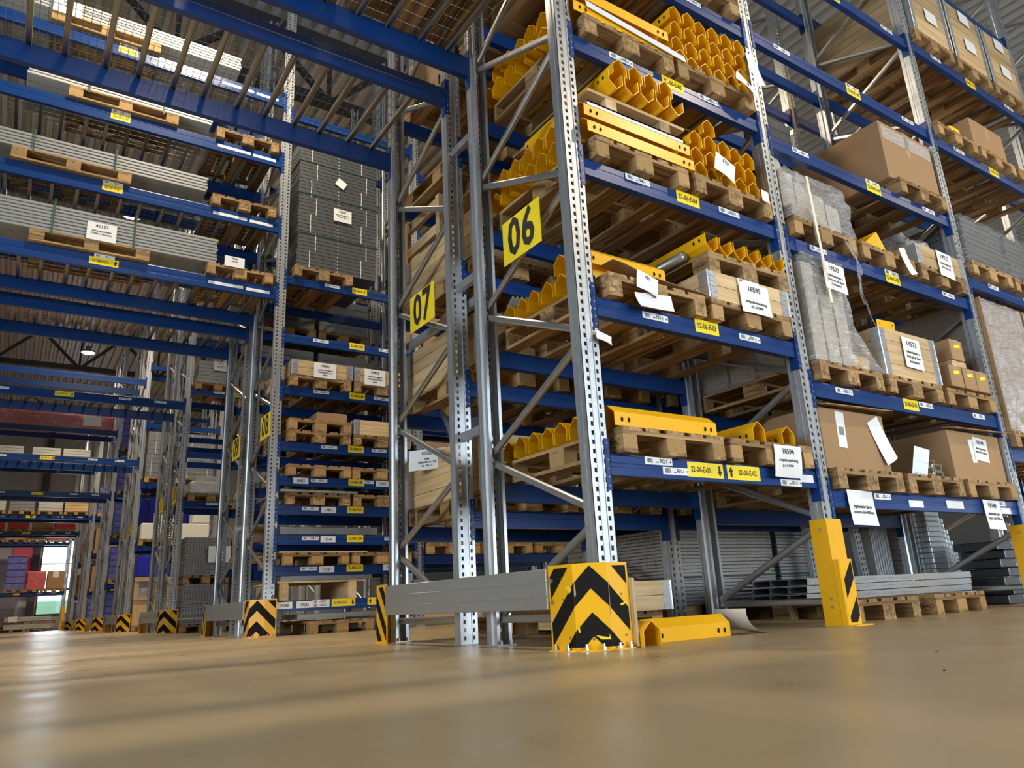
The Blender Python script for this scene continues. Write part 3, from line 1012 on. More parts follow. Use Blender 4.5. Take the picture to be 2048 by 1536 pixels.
def rail_mesh():
    mb = MB(); y0, y1 = 0.285, 2 * D + G - 0.285
    pts = [(-0.146, 0.198), (-0.146, 0.402), (-0.106, 0.402), (-0.106, 0.198)]
    mb.prism([(p, q) for p, q in [(-0.146, 0.200), (-0.146, 0.400), (-0.143, 0.404), (-0.108, 0.404), (-0.106, 0.400), (-0.106, 0.200), (-0.108, 0.197), (-0.143, 0.197)]], 1, 0, 1, 'steel')
    v = []
    for (a, y, c) in mb.v: v.append((y if False else a, c, y) if False else (a, y, c))
    return mb


# prism along y stores (q, t, p): pass (z, x)
def rail():
    mb = MB(); y0, y1 = 0.258, 2 * D + G - 0.258
    mb.prism([(0.200, -0.146), (0.404, -0.146), (0.404, -0.106), (0.200, -0.106)], 1, y0, y1, 'rail_steel')
    for z in (0.262, 0.335): mb.box(-0.1466, -0.146, y0, y1, z, z + 0.0015, 'rail_steel')
    return mb.mesh('rail_bar', 0.003)


rm = rail()
for k in range(7):
    who = 'below the %s sign' % NUMW[6 + 2 * k] if k < 4 else 'of the %s row pair back' % ORD[k]
    t = thing('column_guard', 'black and yellow chevron post guard %s' % who if k else 'big black and yellow chevron post guard in front, below the zero-six sign', 'post guard', (0, k * PIT, 0), 0, 'chevron guards at the row ends')
    obj('guard_plate', gp, t); obj('chevron_marking', gcm, t, label='black chevrons')
    for_bolts = obj('anchor_bolts', bom, t); obj('screws', scm, t)
    if k == 0: obj('scuffs', sfm, t)
    who2 = 'below the %s sign' % NUMW[7 + 2 * k] if k < 4 else 'at the rear of the %s row pair back' % ORD[k]
    t = thing('column_guard', 'striped yellow post guard seen edge on, ' + who2, 'post guard', (0, k * PIT + 2 * D + G, 0), 0, 'striped guards at the rear row ends')
    obj('guard_plate', gp2, t); obj('hazard_stripes', gcm2, t, label='black diagonal stripes')
    tag(obj('guard_rail', rm, None, (0, k * PIT, 0)), 'wide galvanised crash rail between guards %s' % who, 'guard rail', 'crash rails at the row ends')


# tall yellow post protectors in the camera aisle
def protector():
    mb = MB(); Y = 'yellow_paint'
    mb.sheet([(-0.012, 0.10), (-0.012, -0.018), (PW + 0.012, -0.018), (PW + 0.012, 0.10)], 2, 0, 0.665, -0.005, Y)
    return mb.mesh('protector_sleeve')


def shield():
    mb = MB(); Y = 'yellow_paint'
    P = [(-0.026, -0.03), (-0.026, -0.068), (-0.018, -0.076), (0.104, -0.076), (0.112, -0.068), (0.112, -0.03)]
    for i in range(5):
        p, q = Vector(P[i]), Vector(P[i + 1]); d = (q - p).normalized(); inn = Vector((-d[1], d[0]))
        mb.prism([p, q, q + inn * 0.005, p + inn * 0.005], 2, 0, 0.405, Y)
    mb.box(-0.03, 0.15, -0.125, -0.076, 0, 0.007, Y)
    return mb.mesh('shield_plate')


def shield_st():
    cb = MB(); x0, x1 = -0.006, 0.096; y = -0.0772
    for j in range(-2, 5):
        z = -0.06 + j * 0.225
        cb.poly([(x0, y, z), (x1, y, z + 0.12), (x1, y, z + 0.235), (x0, y, z + 0.115)], 'black_paint')
    c2 = trim(cb, 0.02, 0.39)
    return c2.mesh('hazard_stripes')


pbolt = MB()
for (z) in (0.60, 0.165, 0.115): pbolt.tube((-0.02, 0.03, z), (-0.012, 0.03, z), 0.010, 'bolt_steel', 8)
pbm = pbolt.mesh('bolts')
for x, lab in ((XE, 'at the first post right of the chevron guard'), (XD, 'at the right edge, two bays from the corner'), (XC, 'at the third post')):
    t = thing('post_protector', 'tall yellow post protector with striped shield %s' % lab, 'post guard', (x, 0, 0), 0, 'yellow post protectors')
    obj('protector_sleeve', cached('prs', protector), t); obj('bolts', pbm, t)
    s = obj('shield_plate', cached('shp', shield), t); obj('hazard_stripes', cached('shs', shield_st), s, label='black diagonal stripes')
mb = MB(); mb.box(-0.06, 0.10, -0.02, 0.1, 0, 1.15, 'yellow_paint'); mb.box(-0.1, 0.14, -0.06, 0.14, 0, 0.01, 'yellow_paint')
tag(obj('end_post', mb.mesh('end_post', 0.004), None, (0.05, 7 * PIT - 0.18, 0)), 'plain yellow floor post at the farthest rack end', 'post guard')
#--LOADS--
# ------------------------------------------------------------------ pallets and what they carry
def pallet_parts():
    d = MB()
    for (x, w) in ((-0.3275, 0.145), (-0.175, 0.10), (0.0, 0.145), (0.175, 0.10), (0.3275, 0.145)):
        d.box(x - w / 2, x + w / 2, -0.6, 0.6, 0.122, 0.144, 'pallet_wood')
    for y in (-0.5275, 0, 0.5275): d.box(-0.4, 0.4, y - 0.0725, y + 0.0725, 0.100, 0.1218, 'pallet_wood_x')
    b = {}
    for nm, w, mt in (('n', 0.1, 'chip_block'), ('w', 0.145, 'chip_block'), ('n2', 0.1, 'pallet_wood'), ('w2', 0.145, 'pallet_wood')):
        q = MB(); q.box(-w / 2, w / 2, -0.0725, 0.0725, 0.0221, 0.0999, mt); b[nm] = q.mesh('block')
    s = {}
    for nm, w in (('n', 0.1), ('w', 0.145)):
        q = MB(); q.box(-w / 2, w / 2, -0.6, 0.6, 0, 0.022, 'pallet_wood'); s[nm] = q.mesh('skid')
    return d.mesh('top_deck'), b, s


PD, PB, PS = pallet_parts()
fm_ = MB()
for (x, w) in ((-0.3275, 0.145), (-0.175, 0.10), (0.0, 0.145), (0.175, 0.10), (0.3275, 0.145)): fm_.box(x - w / 2, x + w / 2, -0.6, 0.6, 0.122, 0.144, 'pallet_wood')
for y in (-0.5275, 0, 0.5275):
    fm_.box(-0.4, 0.4, y - 0.0725, y + 0.0725, 0.100, 0.1218, 'pallet_wood_x')
    for x, w in ((-0.35, 0.1), (0, 0.145), (0.35, 0.1)): fm_.box(x - w / 2, x + w / 2, y - 0.0725, y + 0.0725, 0.022, 0.1, 'chip_block')
for x, w in ((-0.35, 0.1), (0, 0.145), (0.35, 0.1)): fm_.box(x - w / 2, x + w / 2, -0.6, 0.6, 0, 0.022, 'pallet_wood')
PFULL = fm_.mesh('pallet')


def ring():
    mb = MB(); n_ = 20
    for i in range(n_):
        a, c = 2 * PI * i / n_, 2 * PI * (i + 1) / n_
        mb.poly([(-0.001, 0.05 * math.cos(a), 0.029 * math.sin(a)), (-0.001, 0.05 * math.cos(c), 0.029 * math.sin(c)), (-0.001, 0.046 * math.cos(c), 0.0255 * math.sin(c)), (-0.001, 0.046 * math.cos(a), 0.0255 * math.sin(a))], 'stamp_brown')
    return mb.mesh('oval_stamp')


prnd = random.Random(11)


def pallet(x, y, z, label, rz=0.0, full=True, stamp=None, group=None, jitter=True):
    r = rz + (prnd.uniform(-0.012, 0.012) if jitter else 0)
    if not full:
        o = obj('pallet', PFULL, None, (x, y, z + 0.001), (0, 0, r)); return tag(o, label, 'pallet', group)
    t = thing('pallet', label, 'pallet', (x, y, z + 0.001), r, group)
    obj('top_deck', PD, t)
    chip = prnd.random() < 0.6
    for j, yy in enumerate((-0.5275, 0, 0.5275)):
        for i, xx in enumerate((-0.35, 0, 0.35)):
            k_ = ('w' if i == 1 else 'n') + ('' if chip else '2')
            bl = obj('block', PB[k_], t, (xx, yy, 0))
            if stamp and i == 0 and j != 1:
                rg = obj('oval_stamp', cached('ring', ring), bl, (-0.05, 0, 0.061))
                text(bl, stamp if j == 0 else 'EUR', 0.034, (-0.0515, 0, 0.061), (PI / 2, 0, -PI / 2), 'stamp_brown', bold=0.0006, name='stamp_lettering')
    for i, xx in enumerate((-0.35, 0, 0.35)): obj('skid', PS['w' if i == 1 else 'n'], t, (xx, 0, 0))
    return t


def hinge():
    mb = MB()
    for (x0, x1, y0, y1) in ((0, 0.075, -0.003, 0), (-0.003, 0, 0, 0.075)):
        mb.box(x0, x1, y0, y1, 0.004, 0.19, 'steel')
    for i in range(5):
        z = 0.012 + i * 0.036
        mb.box(0.012, 0.066, -0.006, -0.003, z, z + 0.02, 'steel'); mb.box(-0.006, -0.003, 0.012, 0.066, z, z + 0.02, 'steel')
    mb.tube((-0.002, -0.002, 0.0), (-0.002, -0.002, 0.194), 0.007, 'steel', 8)
    return mb.mesh('corner_hinge')


def board_m(L, axis):
    mb = MB(); mt = 'pine' if axis == 0 else 'pine_y'
    for z0, z1 in ((0, 0.0955), (0.0995, 0.195)):
        if axis == 0: mb.box(-L / 2, L / 2, -0.01, 0.01, z0, z1, mt)
        else: mb.box(-0.01, 0.01, -L / 2, L / 2, z0, z1, mt)
    return mb.mesh('board')


def collar(x, y, z, label, rz=0.0, group=None, full=True):
    t = thing('pallet_collar', label, 'pallet collar', (x, y, z + 0.001), rz + prnd.uniform(-0.006, 0.006), group)
    hm = cached('hinge', hinge)
    obj('board', cached('bx', lambda: board_m(0.8, 0)), t, (0, -0.59, 0)); obj('board', cached('bx', None), t, (0, 0.59, 0))
    obj('board', cached('by', lambda: board_m(1.158, 1)), t, (-0.39, 0, 0)); obj('board', cached('by', None), t, (0.39, 0, 0))
    for (a, b_, r) in ((-0.4, -0.6, 0), (0.4, -0.6, PI / 2), (0.4, 0.6, PI), (-0.4, 0.6, -PI / 2)):
        obj('corner_hinge', hm, t, (a, b_, 0), (0, 0, r))
    return t


def carton(x, y, z, w, d, h, label, rz=0.0, group=None, tape=True, open_=False, bulge=0.0):
    def mk():
        mb = MB(); mb.box(-w / 2, w / 2, -d / 2, d / 2, 0, h, 'cardboard')
        return mb.mesh('box_body', min(0.006, h * 0.05))
    t = thing('carton', label, 'cardboard box', (x, y, z + 0.001), rz, group)
    obj('box_body', cached(('ct', w, d, h), mk), t)
    if open_:
        fl = MB(); fl.bar((-w / 2, -d / 2 - 0.02, h + 0.012), (w / 2, -d / 2 - 0.035, h + 0.03), 0.12, 0.006, (0, -0.2, 1), 'cardboard'); obj('flap', fl.mesh('flap'), t)
    if tape:
        tp = MB(); tp.box(-0.03, 0.03, -d / 2 - 0.001, -d / 2, h * 0.55, h - 0.002, 'tape'); tp.box(-0.03, 0.03, -d / 2 + 0.004, d / 2 - 0.004, h, h + 0.0012, 'tape')
        obj('tape', cached(('tp', w, d, h), lambda: tp.mesh('tape')), t)
    return t


def sheet_mesh(w, h, curl=0.0, nx=6, mt='paper', seed=0):
    """a sheet of paper hanging from its top edge, front to -y, bottom curling forward"""
    r = random.Random(seed); mb = MB()
    V = []
    for j in range(7):
        for i in range(nx + 1):
            u, v = i / nx, j / 6
            V.append(((u - 0.5) * w, -0.002 - curl * (v ** 2) * (0.7 + 0.5 * math.sin(3 * u + seed)), -v * h))
    def add(off, rev):
        b = len(mb.v)
        for p in V: mb.v.append((p[0], p[1] + off, p[2]))
        for j in range(6):
            for i in range(nx):
                a = b + j * (nx + 1) + i; f = (a, a + 1, a + nx + 2, a + nx + 1)
                mb.f.append(f[::-1] if rev else f); mb.mi.append(mb.mat(mt))
    add(0, False)
    return mb.mesh('paper_sheet')


def paper(name, parent, w, h, lines, loc, rot=(0, 0, 0), curl=0.0, label=None, big=0.16, seed=0, cat='paper sign'):
    """lines: first is the big number"""
    me = sheet_mesh(w, h, curl, seed=seed)
    if parent is None:
        p = obj(name, me, None, loc, rot); tag(p, label, cat)
    else: p = obj(name, me, parent, loc, rot)
    z = -h * 0.20
    for i, s in enumerate(lines):
        sz = h * (0.24 if i == 0 else 0.13)
        wmax = w * 0.9; est = len(s) * sz * 0.52
        sx = min(1.0, wmax / max(est, 1e-3))
        v = -z / h
        if s: text(p, s, sz, (0, -0.004 - curl * v * v * 1.25, z), (PI / 2, 0, 0), sx=sx, bold=0.0004)
        z -= h * (0.27 if i == 0 else 0.16)
    return p


# yellow post reinforcements: folded channel with a ridge
def prof_mesh(L, w=0.120, hw=0.076, hr=0.046):
    def mk():
        mb = MB(); c = 0.006
        pts = [(-w / 2 + 0.0, 0.0), (-w / 2, hw), (-c, hw + hr), (c, hw + hr), (w / 2, hw), (w / 2, 0.0)]
        P = [Vector(p) for p in pts]
        # (z, x) order for extrusion along y
        mb.sheet([(q, p) for p, q in pts], 1, -L / 2, L / 2, 0.004, 'yellow_paint')
        for s in (-1, 1):
            for yy in (-L / 2 + 0.05, -L / 2 + 0.10, L / 2 - 0.10, L / 2 - 0.05):
                mb.disc((s * (w / 2 + 0.0045), yy, 0.035), 0.008, 0, 'black_paint', 10, 0.014)
                mb.disc((s * (w / 2 - 0.0005), yy, 0.035), 0.008, 0, 'black_paint', 10, 0.014)
        return mb.mesh('post_reinforcement')
    return cached(('prof', L), mk)


def prof(x, y, z, L, rz, label, group, inv=False, tilt=0.0):
    o = obj('post_reinforcement', prof_mesh(L), None, (x, y, z + 0.001 + (0.127 if inv else 0)), (0, PI if inv else tilt, rz))
    return tag(o, label, 'steel profile', group)


FY = 0.55   # pallet centre line of rack 06


def honeycomb(xc, z, cols, rows, L, label, group, y=FY):
    for j in range(rows):
        for i in range(cols):
            x = xc + (i - (cols - 1) / 2) * 0.138
            if i % 2: prof(x, y - 0.6 + L / 2 + 0.02 + 0.006 * ((i * 7 + j * 3) % 4), z + j * 0.128, L, 0, label, group)
            else: prof(x, y - 0.6 + L / 2 + 0.02 + 0.006 * ((i * 5 + j * 3) % 4), z + j * 0.128, L, 0, label, group)


def xrow(xc, z, n_, L, label, group, y0=0.04, dy=0.142):
    for i in range(n_):
        prof(xc + 0.004 * ((i * 5) % 3), y0 + i * dy, z, L, PI / 2, label, group)


R6 = 'on rack zero-six'
# --- first bay, floor
prof(0.243, 0.27, 0.0, 0.70, 0.0, 'short yellow profile on the floor, open end beside the big chevron guard', None)
prof(0.69, 0.15, 0.0, 0.64, PI / 2, 'yellow profile lying lengthwise on the floor under the first shelf', None)
mb = MB(); mb.box(0.158, 0.176, -0.055, -0.02, 0.008, 0.335, 'pine_z')
tag(obj('timber_packer', mb.mesh('timber_packer'), None, (0, 0, 0)), 'thin upright timber strip behind the big chevron guard', 'timber')
# curled paper at the end of the yellow profile
mb = MB(); N = 12
for i in range(N):
    for (a, c) in ((i / N, (i + 1) / N),):
        def cv(t): return (1.035 + 0.01 * t + 0.30 * t ** 1.6, 0.145 * (1 - t) ** 1.7 + 0.002)
        (xa, za), (xb, zb) = cv(a), cv(c)
        wa, wb = 0.16 - 0.05 * a, 0.16 - 0.05 * c
        mb.poly([(xa, 0.03 + 0.1 * a - 0.02, za), (xb, 0.03 + 0.1 * c - 0.02, zb), (xb, 0.03 + wb + 0.06, zb), (xa, 0.03 + wa + 0.06, za)], 'paper_back')
tag(obj('curled_paper', mb.mesh('curled_paper'), None, (0, -0.03, 0)), 'white curled paper on the floor at the end of the yellow profile', 'paper')
pallet(1.0, 1.62, 0.0, 'dark pallet on the floor below the weathered timber collar', stamp='EPAL')
collar(1.0, 1.52, 0.145, 'weathered timber collar near the floor behind the chevron guard')
pallet(0.62, 2.9 - 1.0, 0.15 + 0.19, 'pallet resting on the weathered timber collar', full=False) if False else None
# --- first shelf
pallet(0.60, FY, ZE[0], 'weathered pallet under the row of yellow profiles, first shelf by the corner post', stamp='EPAL')
xrow(0.56, ZE[0] + 0.145, 8, 0.80, 'yellow profile in the single row across the first shelf pallet', 'yellow profiles lying in a row on the first shelf', 0.02)
pallet(1.455, FY, ZE[0], 'pallet with two yellow profiles, first shelf, behind the sheet reading 18594')
prof(1.33, 0.43, ZE[0] + 0.145, 0.96, 0.02, 'left of two yellow profiles pointing forward on the first shelf pallet', None)
prof(1.67, 0.45, ZE[0] + 0.145, 0.96, -0.03, 'right of two yellow profiles pointing forward on the first shelf pallet', None)
paper('paper_sign', None, 0.27, 0.2, ['18594', 'stolpeforsterkning', 'p2, h:1000'], (1.575, -0.066, 1.115), (0, 0, 0), -0.03, 'white paper sign reading 18594 hanging over the first shelf beam')
# --- second shelf
z2 = ZE[1]
pallet(0.60, FY, z2, 'pallet with torn white notes and cardboard on top, second shelf by the corner post', stamp='EPAL')
xrow(0.50, z2 + 0.145, 6, 0.72, 'yellow profile in the row under cardboard, second shelf pallet', 'yellow profiles lying in a row on the second shelf', 0.18)
for i in (0, 1): prof(0.50, 0.18 + 0.142 * i, z2 + 0.275, 0.70, PI / 2, 'yellow profile stacked on the second shelf row', 'upper yellow profiles on the second shelf', inv=False)
mb = MB(); pts = [(-0.40, 0.05), (-0.36, 0.075), (-0.28, 0.07), (-0.1, 0.03), (0.2, 0.012), (0.42, 0.005)]
for i in range(len(pts) - 1): mb.box
mb.sheet([(p[0], p[1]) for p in pts], 1, 0, 0.12, 0.004, 'tape') if False else None
k_ = mb.mat('cardboard')
for i in range(len(pts) - 1):
    (a, za), (c, zc) = pts[i], pts[i + 1]
    for dz in (0, 0.004): mb.poly([(a, -0.62, za + dz), (c, -0.62, zc + dz), (c, -0.50, zc + dz), (a, -0.50, za + dz)], 'cardboard')
    mb.poly([(a, -0.62, za), (c, -0.62, zc), (c, -0.62, zc + 0.004), (a, -0.62, za + 0.004)], 'cardboard_edge')
tag(obj('cardboard_sheet', mb.mesh('cardboard_sheet'), None, (0.60, FY + 0.01, z2 + 0.146)), 'curled cardboard strip on the front of the second shelf pallet', 'cardboard')
paper('torn_note', None, 0.17, 0.13, ['101'], (0.505, -0.062, 2.075), (0, 0.25, 0), 0.02, 'torn white note reading 101 on the second shelf pallet', cat='paper')
paper('torn_note', None, 0.30, 0.10, ['715'], (0.53, -0.062, 1.955), (0, -0.1, 0), 0.03, 'crumpled white note lying over the second shelf beam', cat='paper', seed=2)
pallet(1.455, FY, z2, 'pallet below the timber collar with the sheet reading 18595', stamp='EPAL')
c_ = collar(1.455, FY, z2 + 0.145, 'pine pallet collar with the sheet reading 18595 on the second shelf')
p_ = paper('paper_sign', c_, 0.30, 0.22, ['18595', '', 'stolpeforsterkning', 'p3, h:1000'], (0.03, -0.612, 0.17), curl=0.01)
mb = MB(); mb.box(-0.12, 0.10, -0.609, -0.605, 0.14, 0.19, 'paper'); mb.box(-0.10, -0.07, -0.6095, -0.609, 0.15, 0.185, 'red_plastic'); obj('address_label', mb.mesh('address_label'), c_)
prof(1.28, 0.52, z2 + 0.235, 0.95, 0.0, 'yellow profile sticking up inside the timber collar of the second shelf', None)
zt = z2 + 0.145 + 0.197
pallet(1.50, FY, zt, 'pallet stacked on the timber collar, second shelf, under upturned yellow profiles', stamp='EUR')
for i in range(6): prof(1.50 + (i - 2.5) * 0.138, 0.45, zt + 0.145, 0.98, 0, 'upturned yellow profile on the top pallet of the second shelf', 'upturned yellow profiles on the second shelf', inv=True)
mb = MB(); mb.tube((0, -0.5, 0), (0, 0.55, 0), 0.035, 'brace_steel', 12)
tag(obj('plastic_pipe', mb.mesh('plastic_pipe', 0, True), None, (1.05, 0.62, zt + 0.165)), 'grey pipe lying beside the upturned yellow profiles', 'pipe')
# galvanised plates behind the first frame
for i in range(6):
    mb = MB() if i == 0 else mb
    if i == 0:
        mb.box(-0.08, 0.08, -0.002, 0.002, -0.12, 0.12, 'steel'); gm_ = mb.mesh('steel_bracket')
    tag(obj('steel_bracket', gm_, None, (0.30 + 0.035 * i, 1.07, z2 + 0.29 + 0.006 * i), (0.12, 0.5 + 0.04 * i, 0.3)), 'galvanised bracket plate leaning behind the frame by the zero-six sign', 'bracket', 'bracket plates on the second shelf')
paper('torn_note', None, 0.11, 0.06, [], (0.155, -0.02, 1.66), (0, 0.25, 0), 0.02, 'small white paper scrap stuck on the corner post below the second shelf', cat='paper')
# --- third shelf
z3 = ZE[2]
pallet(0.60, FY, z3, 'pallet under stacked yellow profiles and cardboard, third shelf by the corner post', stamp='EPAL')
for j in range(2): xrow(0.60, z3 + 0.145 + j * 0.128, 8, 0.92, 'yellow profile in the double row on the third shelf', 'yellow profiles lying in rows on the third shelf', 0.0 if j == 0 else 0.02)
mb = MB(); mb.box(-0.42, 0.42, -0.56, 0.5, 0, 0.012, 'cardboard'); mb.box(-0.42, 0.42, -0.56, -0.555, -0.02, 0.012, 'paper')
tag(obj('cardboard_sheet', mb.mesh('cardboard_sheet'), None, (0.62, FY, z3 + 0.405)), 'flat corrugated sheet on the yellow profiles of the third shelf', 'cardboard')
zb = z3 + 0.418
for i, x in enumerate((0.42, 0.90)):
    mb = MB(); mb.box(-0.045, 0.045, -0.05, 0.05, 0, 0.09, 'pine_y')
    tag(obj('timber_block', cached('tblock', lambda: mb.mesh('timber_block')), None, (x, 0.06, zb)), '%s square timber block under the raised board, third shelf' % ('left', 'right')[i], 'timber')
mb = MB(); mb.box(-0.43, 0.43, -0.07, 0.07, 0, 0.022, 'pine'); brd = mb.mesh('timber_board')
tag(obj('timber_board', brd, None, (0.66, 0.08, zb + 0.091)), 'pine board carrying the upper yellow profiles, third shelf front', 'timber')
tag(obj('timber_board', brd, None, (0.66, 0.80, zb + 0.091)), 'pine board carrying the upper yellow profiles, third shelf rear', 'timber')
tag(obj('timber_block', cached('tblock', None), None, (0.66, 0.80, zb)), 'square timber block at the rear of the third shelf', 'timber')
zu = zb + 0.115
for i in range(5): prof(0.68 + (i - 2) * 0.138, 0.43, zu, 1.0, 0, 'upturned yellow profile in the raised bundle, third shelf', 'raised bundle of yellow profiles on the third shelf', inv=True)
for i in range(4): prof(0.68 + (i - 1.6) * 0.138, 0.44, zu + 0.13, 1.0, 0, 'yellow profile on top of the raised bundle, third shelf', 'raised bundle of yellow profiles on the third shelf')
pallet(1.455, FY, z3, 'pallet under the yellow honeycomb stack with white notes, third shelf right')
honeycomb(1.44, z3 + 0.145, 5, 3, 1.0, 'yellow profile in the honeycomb stack, third shelf right', 'honeycomb of yellow profiles on the third shelf')
prof(1.44 - 0.138, 0.47, z3 + 0.145 + 0.384, 1.0, 0, 'lone yellow profile on top of the third shelf honeycomb', None)
paper('torn_note', None, 0.2, 0.17, ['570'], (1.38, -0.075, z3 + 0.33), (0, 0.35, 0), 0.02, 'bent white note reading 570 on the third shelf honeycomb', cat='paper')
paper('torn_note', None, 0.08, 0.1, [], (1.78, -0.065, z3 + 0.2), (0, 0.1, 0), 0.01, 'small white note at the right end of the third shelf honeycomb', cat='paper')
# --- fourth shelf
z4 = ZE[3]
pallet(0.60, FY, z4, 'pallet with yellow profiles and a long white strip, fourth shelf by the corner post', stamp='EPAL')
for j in range(2): xrow(0.56, z4 + 0.145 + j * 0.128, 8 - j, 0.86, 'yellow profile in the double row on the fourth shelf', 'yellow profiles lying in rows on the fourth shelf', 0.02)
mb = MB(); mb.box(-0.45, 0.45, -0.035, 0.035, 0, 0.003, 'paper'); tag(obj('paper_strip', mb.mesh('paper_strip'), None, (0.68, -0.048, z4 + 0.20), (1.3, 0.07, 0)), 'long white paper strip along the fourth shelf pallet', 'paper')
pallet(1.455, FY, z4, 'pallet under the tall yellow honeycomb stack, fourth shelf right')
honeycomb(1.46, z4 + 0.145, 6, 4, 0.9, 'yellow profile in the tall honeycomb stack, fourth shelf right', 'honeycomb of yellow profiles on the fourth shelf')
paper('torn_note', None, 0.10, 0.30, [], (1.86, -0.07, z4 + 0.52), (0, -0.25, 0), 0.03, 'long white note hanging off the tall honeycomb stack', cat='paper')
paper('torn_note', None, 0.26, 0.13, ['18'], (1.76, -0.09, z4 + 0.20), (0, 0.5, 0), 0.04, 'curled white note at the foot of the tall honeycomb stack', cat='paper')
# --- higher shelves
for n_, z in ((5, ZE[4]), (6, ZE[5])):
    for x, w in ((0.60, 'left'), (1.455, 'right')):
        pallet(x, FY, z, '%s pallet on the %s shelf of the first bay, seen from below' % (w, ORD[n_]))
        carton(x, FY, z + 0.145, 0.76, 1.14, 0.5, '%s brown carton on the %s shelf of the first bay' % (w, ORD[n_]))

# ================= second bay of rack zero-six
XP = (2.50, 3.375, 4.26)
zd = ZD
PL = ('left', 'middle', 'right')
for i, x in enumerate(XP): pallet(x, FY, zd[0], '%s pallet on the first shelf of the second bay' % PL[i], stamp='EPAL' if i == 0 else None)
b1 = carton(2.50, FY + 0.03, zd[0] + 0.145, 0.80, 1.12, 0.44, 'large worn carton with torn white sheets, left on the lowest second-bay shelf', 0.0, None, False, True)
mb = MB(); mb.box(-0.05, 0.05, -0.0015, 0, -0.13, 0.13, 'paper'); obj('paper_label', mb.mesh('paper_label'), b1, (-0.16, -0.561, 0.29), (0, 0.06, 0))
mb = MB()
for i in range(9): mb.box(-0.03 + 0.007 * i, -0.03 + 0.007 * i + 0.003, -0.0025, -0.0015, -0.03, 0.03, 'ink')
obj('barcode', mb.mesh('barcode'), b1, (-0.16, -0.561, 0.28))
obj('loose_sheet', sheet_mesh(0.16, 0.34, 0.03, mt='paper_back'), b1, (0.25, -0.563, 0.40), (0, -0.42, 0))
b2 = carton(4.27, FY + 0.03, zd[0] + 0.145, 0.86, 1.12, 0.42, 'large carton with sheet reading 18149, right on the lowest second-bay shelf', 0.0, None, False, True)
paper('paper_label', b2, 0.24, 0.2, ['18149', 'stigebeskytter hjørne', 'høyre side 400mm'], (0.08, -0.563, 0.38), (0, 0.08, 0))
mb = MB(); mb.box(-0.04, 0.04, -0.001, 0, -0.2, 0, 'paper'); obj('paper_slip', mb.mesh('paper_slip'), b2, (-0.08, -0.561, 0.36), (0, -0.1, 0))
mb = MB(); mb.box(-0.13, 0.13, -0.004, 0.004, 0, 0.22, 'steel_x'); tag(obj('steel_plate', mb.mesh('steel_plate', 0.002), None, (3.27, 0.02, zd[0] + 0.147), (0.25, 0.04, 0.1)), 'shiny galvanised plate leaning between the two large cartons', 'steel plate')
mb = MB()
for (x, z) in ((0, 0.03), (0, 0.09), (0.1, 0.0), (0.1, 0.06)):
    for (a, c) in (((x, 0, z), (x + 0.12, 0, z)), ((x + 0.12, 0, z), (x + 0.14, 0, z + 0.05)), ((x + 0.14, 0, z + 0.05), (x, 0, z + 0.05)), ((x, 0, z + 0.05), (x, 0, z))): mb.tube(a, c, 0.004, 'bolt_steel', 6)
tag(obj('wire_clip', mb.mesh('wire_clip'), None, (3.45, 0.05, zd[0] + 0.152)), 'bent steel wire clips beside the shiny plate', 'wire clip')
# hanging notes on the lowest beam
paper('paper_sign', None, 0.30, 0.24, ['', 'stigebeskytter hjørne', 'venstre side 400mm'], (2.38, -0.008, zd[0] - 0.0), (0, 0.02, 0), 0.02, 'white paper sign hanging from the lowest second-bay beam beside the post protector')
paper('paper_sign', None, 0.28, 0.24, ['18149', 'stigebeskytter hjørne', 'høyre side 400mm'], (4.25, -0.008, zd[0] - 0.01), (0, 0.03, 0), 0.02, 'white paper sign hanging from the lowest second-bay beam near its right end')


def wrap_mesh(w, d, h, prof_=None, seed=1, mt='stretch_film', amp=0.012, nx=14, nz=16):
    """shrink wrap: closed skirt round a load with creases; prof_(t)->(scale x, scale y, shift x)"""
    r = random.Random(seed); mb = MB(); k_ = mb.mat(mt); ring_ = []
    per = []
    for i in range(nx): per.append((-w / 2 + w * i / nx, -d / 2))
    for i in range(nx): per.append((w / 2, -d / 2 + d * i / nx))
    for i in range(nx): per.append((w / 2 - w * i / nx, d / 2))
    for i in range(nx): per.append((-w / 2, d / 2 - d * i / nx))
    n_ = len(per); st = [r.uniform(-1, 1) for _ in per]
    for j in range(nz + 1):
        t = j / nz; sx, sy, dx = prof_(t) if prof_ else (1, 1, 0)
        for i, (x, y) in enumerate(per):
            a = amp * (0.5 * st[(i + j) % n_] + 0.6 * r.uniform(-1, 1))
            nn = Vector((x / w, y / d)).normalized() * a
            mb.v.append((x * sx + dx + nn[0], y * sy + nn[1], 0.002 + t * h + (r.uniform(-amp, amp) if 0 < j < nz else 0)))
    for j in range(nz):
        for i in range(n_):
            q = (i + 1) % n_
            mb.f.append((j * n_ + i, j * n_ + q, (j + 1) * n_ + q, (j + 1) * n_ + i)); mb.mi.append(k_)
    mb.f.append(tuple(nz * n_ + i for i in range(n_))); mb.mi.append(k_)
    return mb.mesh('stretch_film', 0, True)


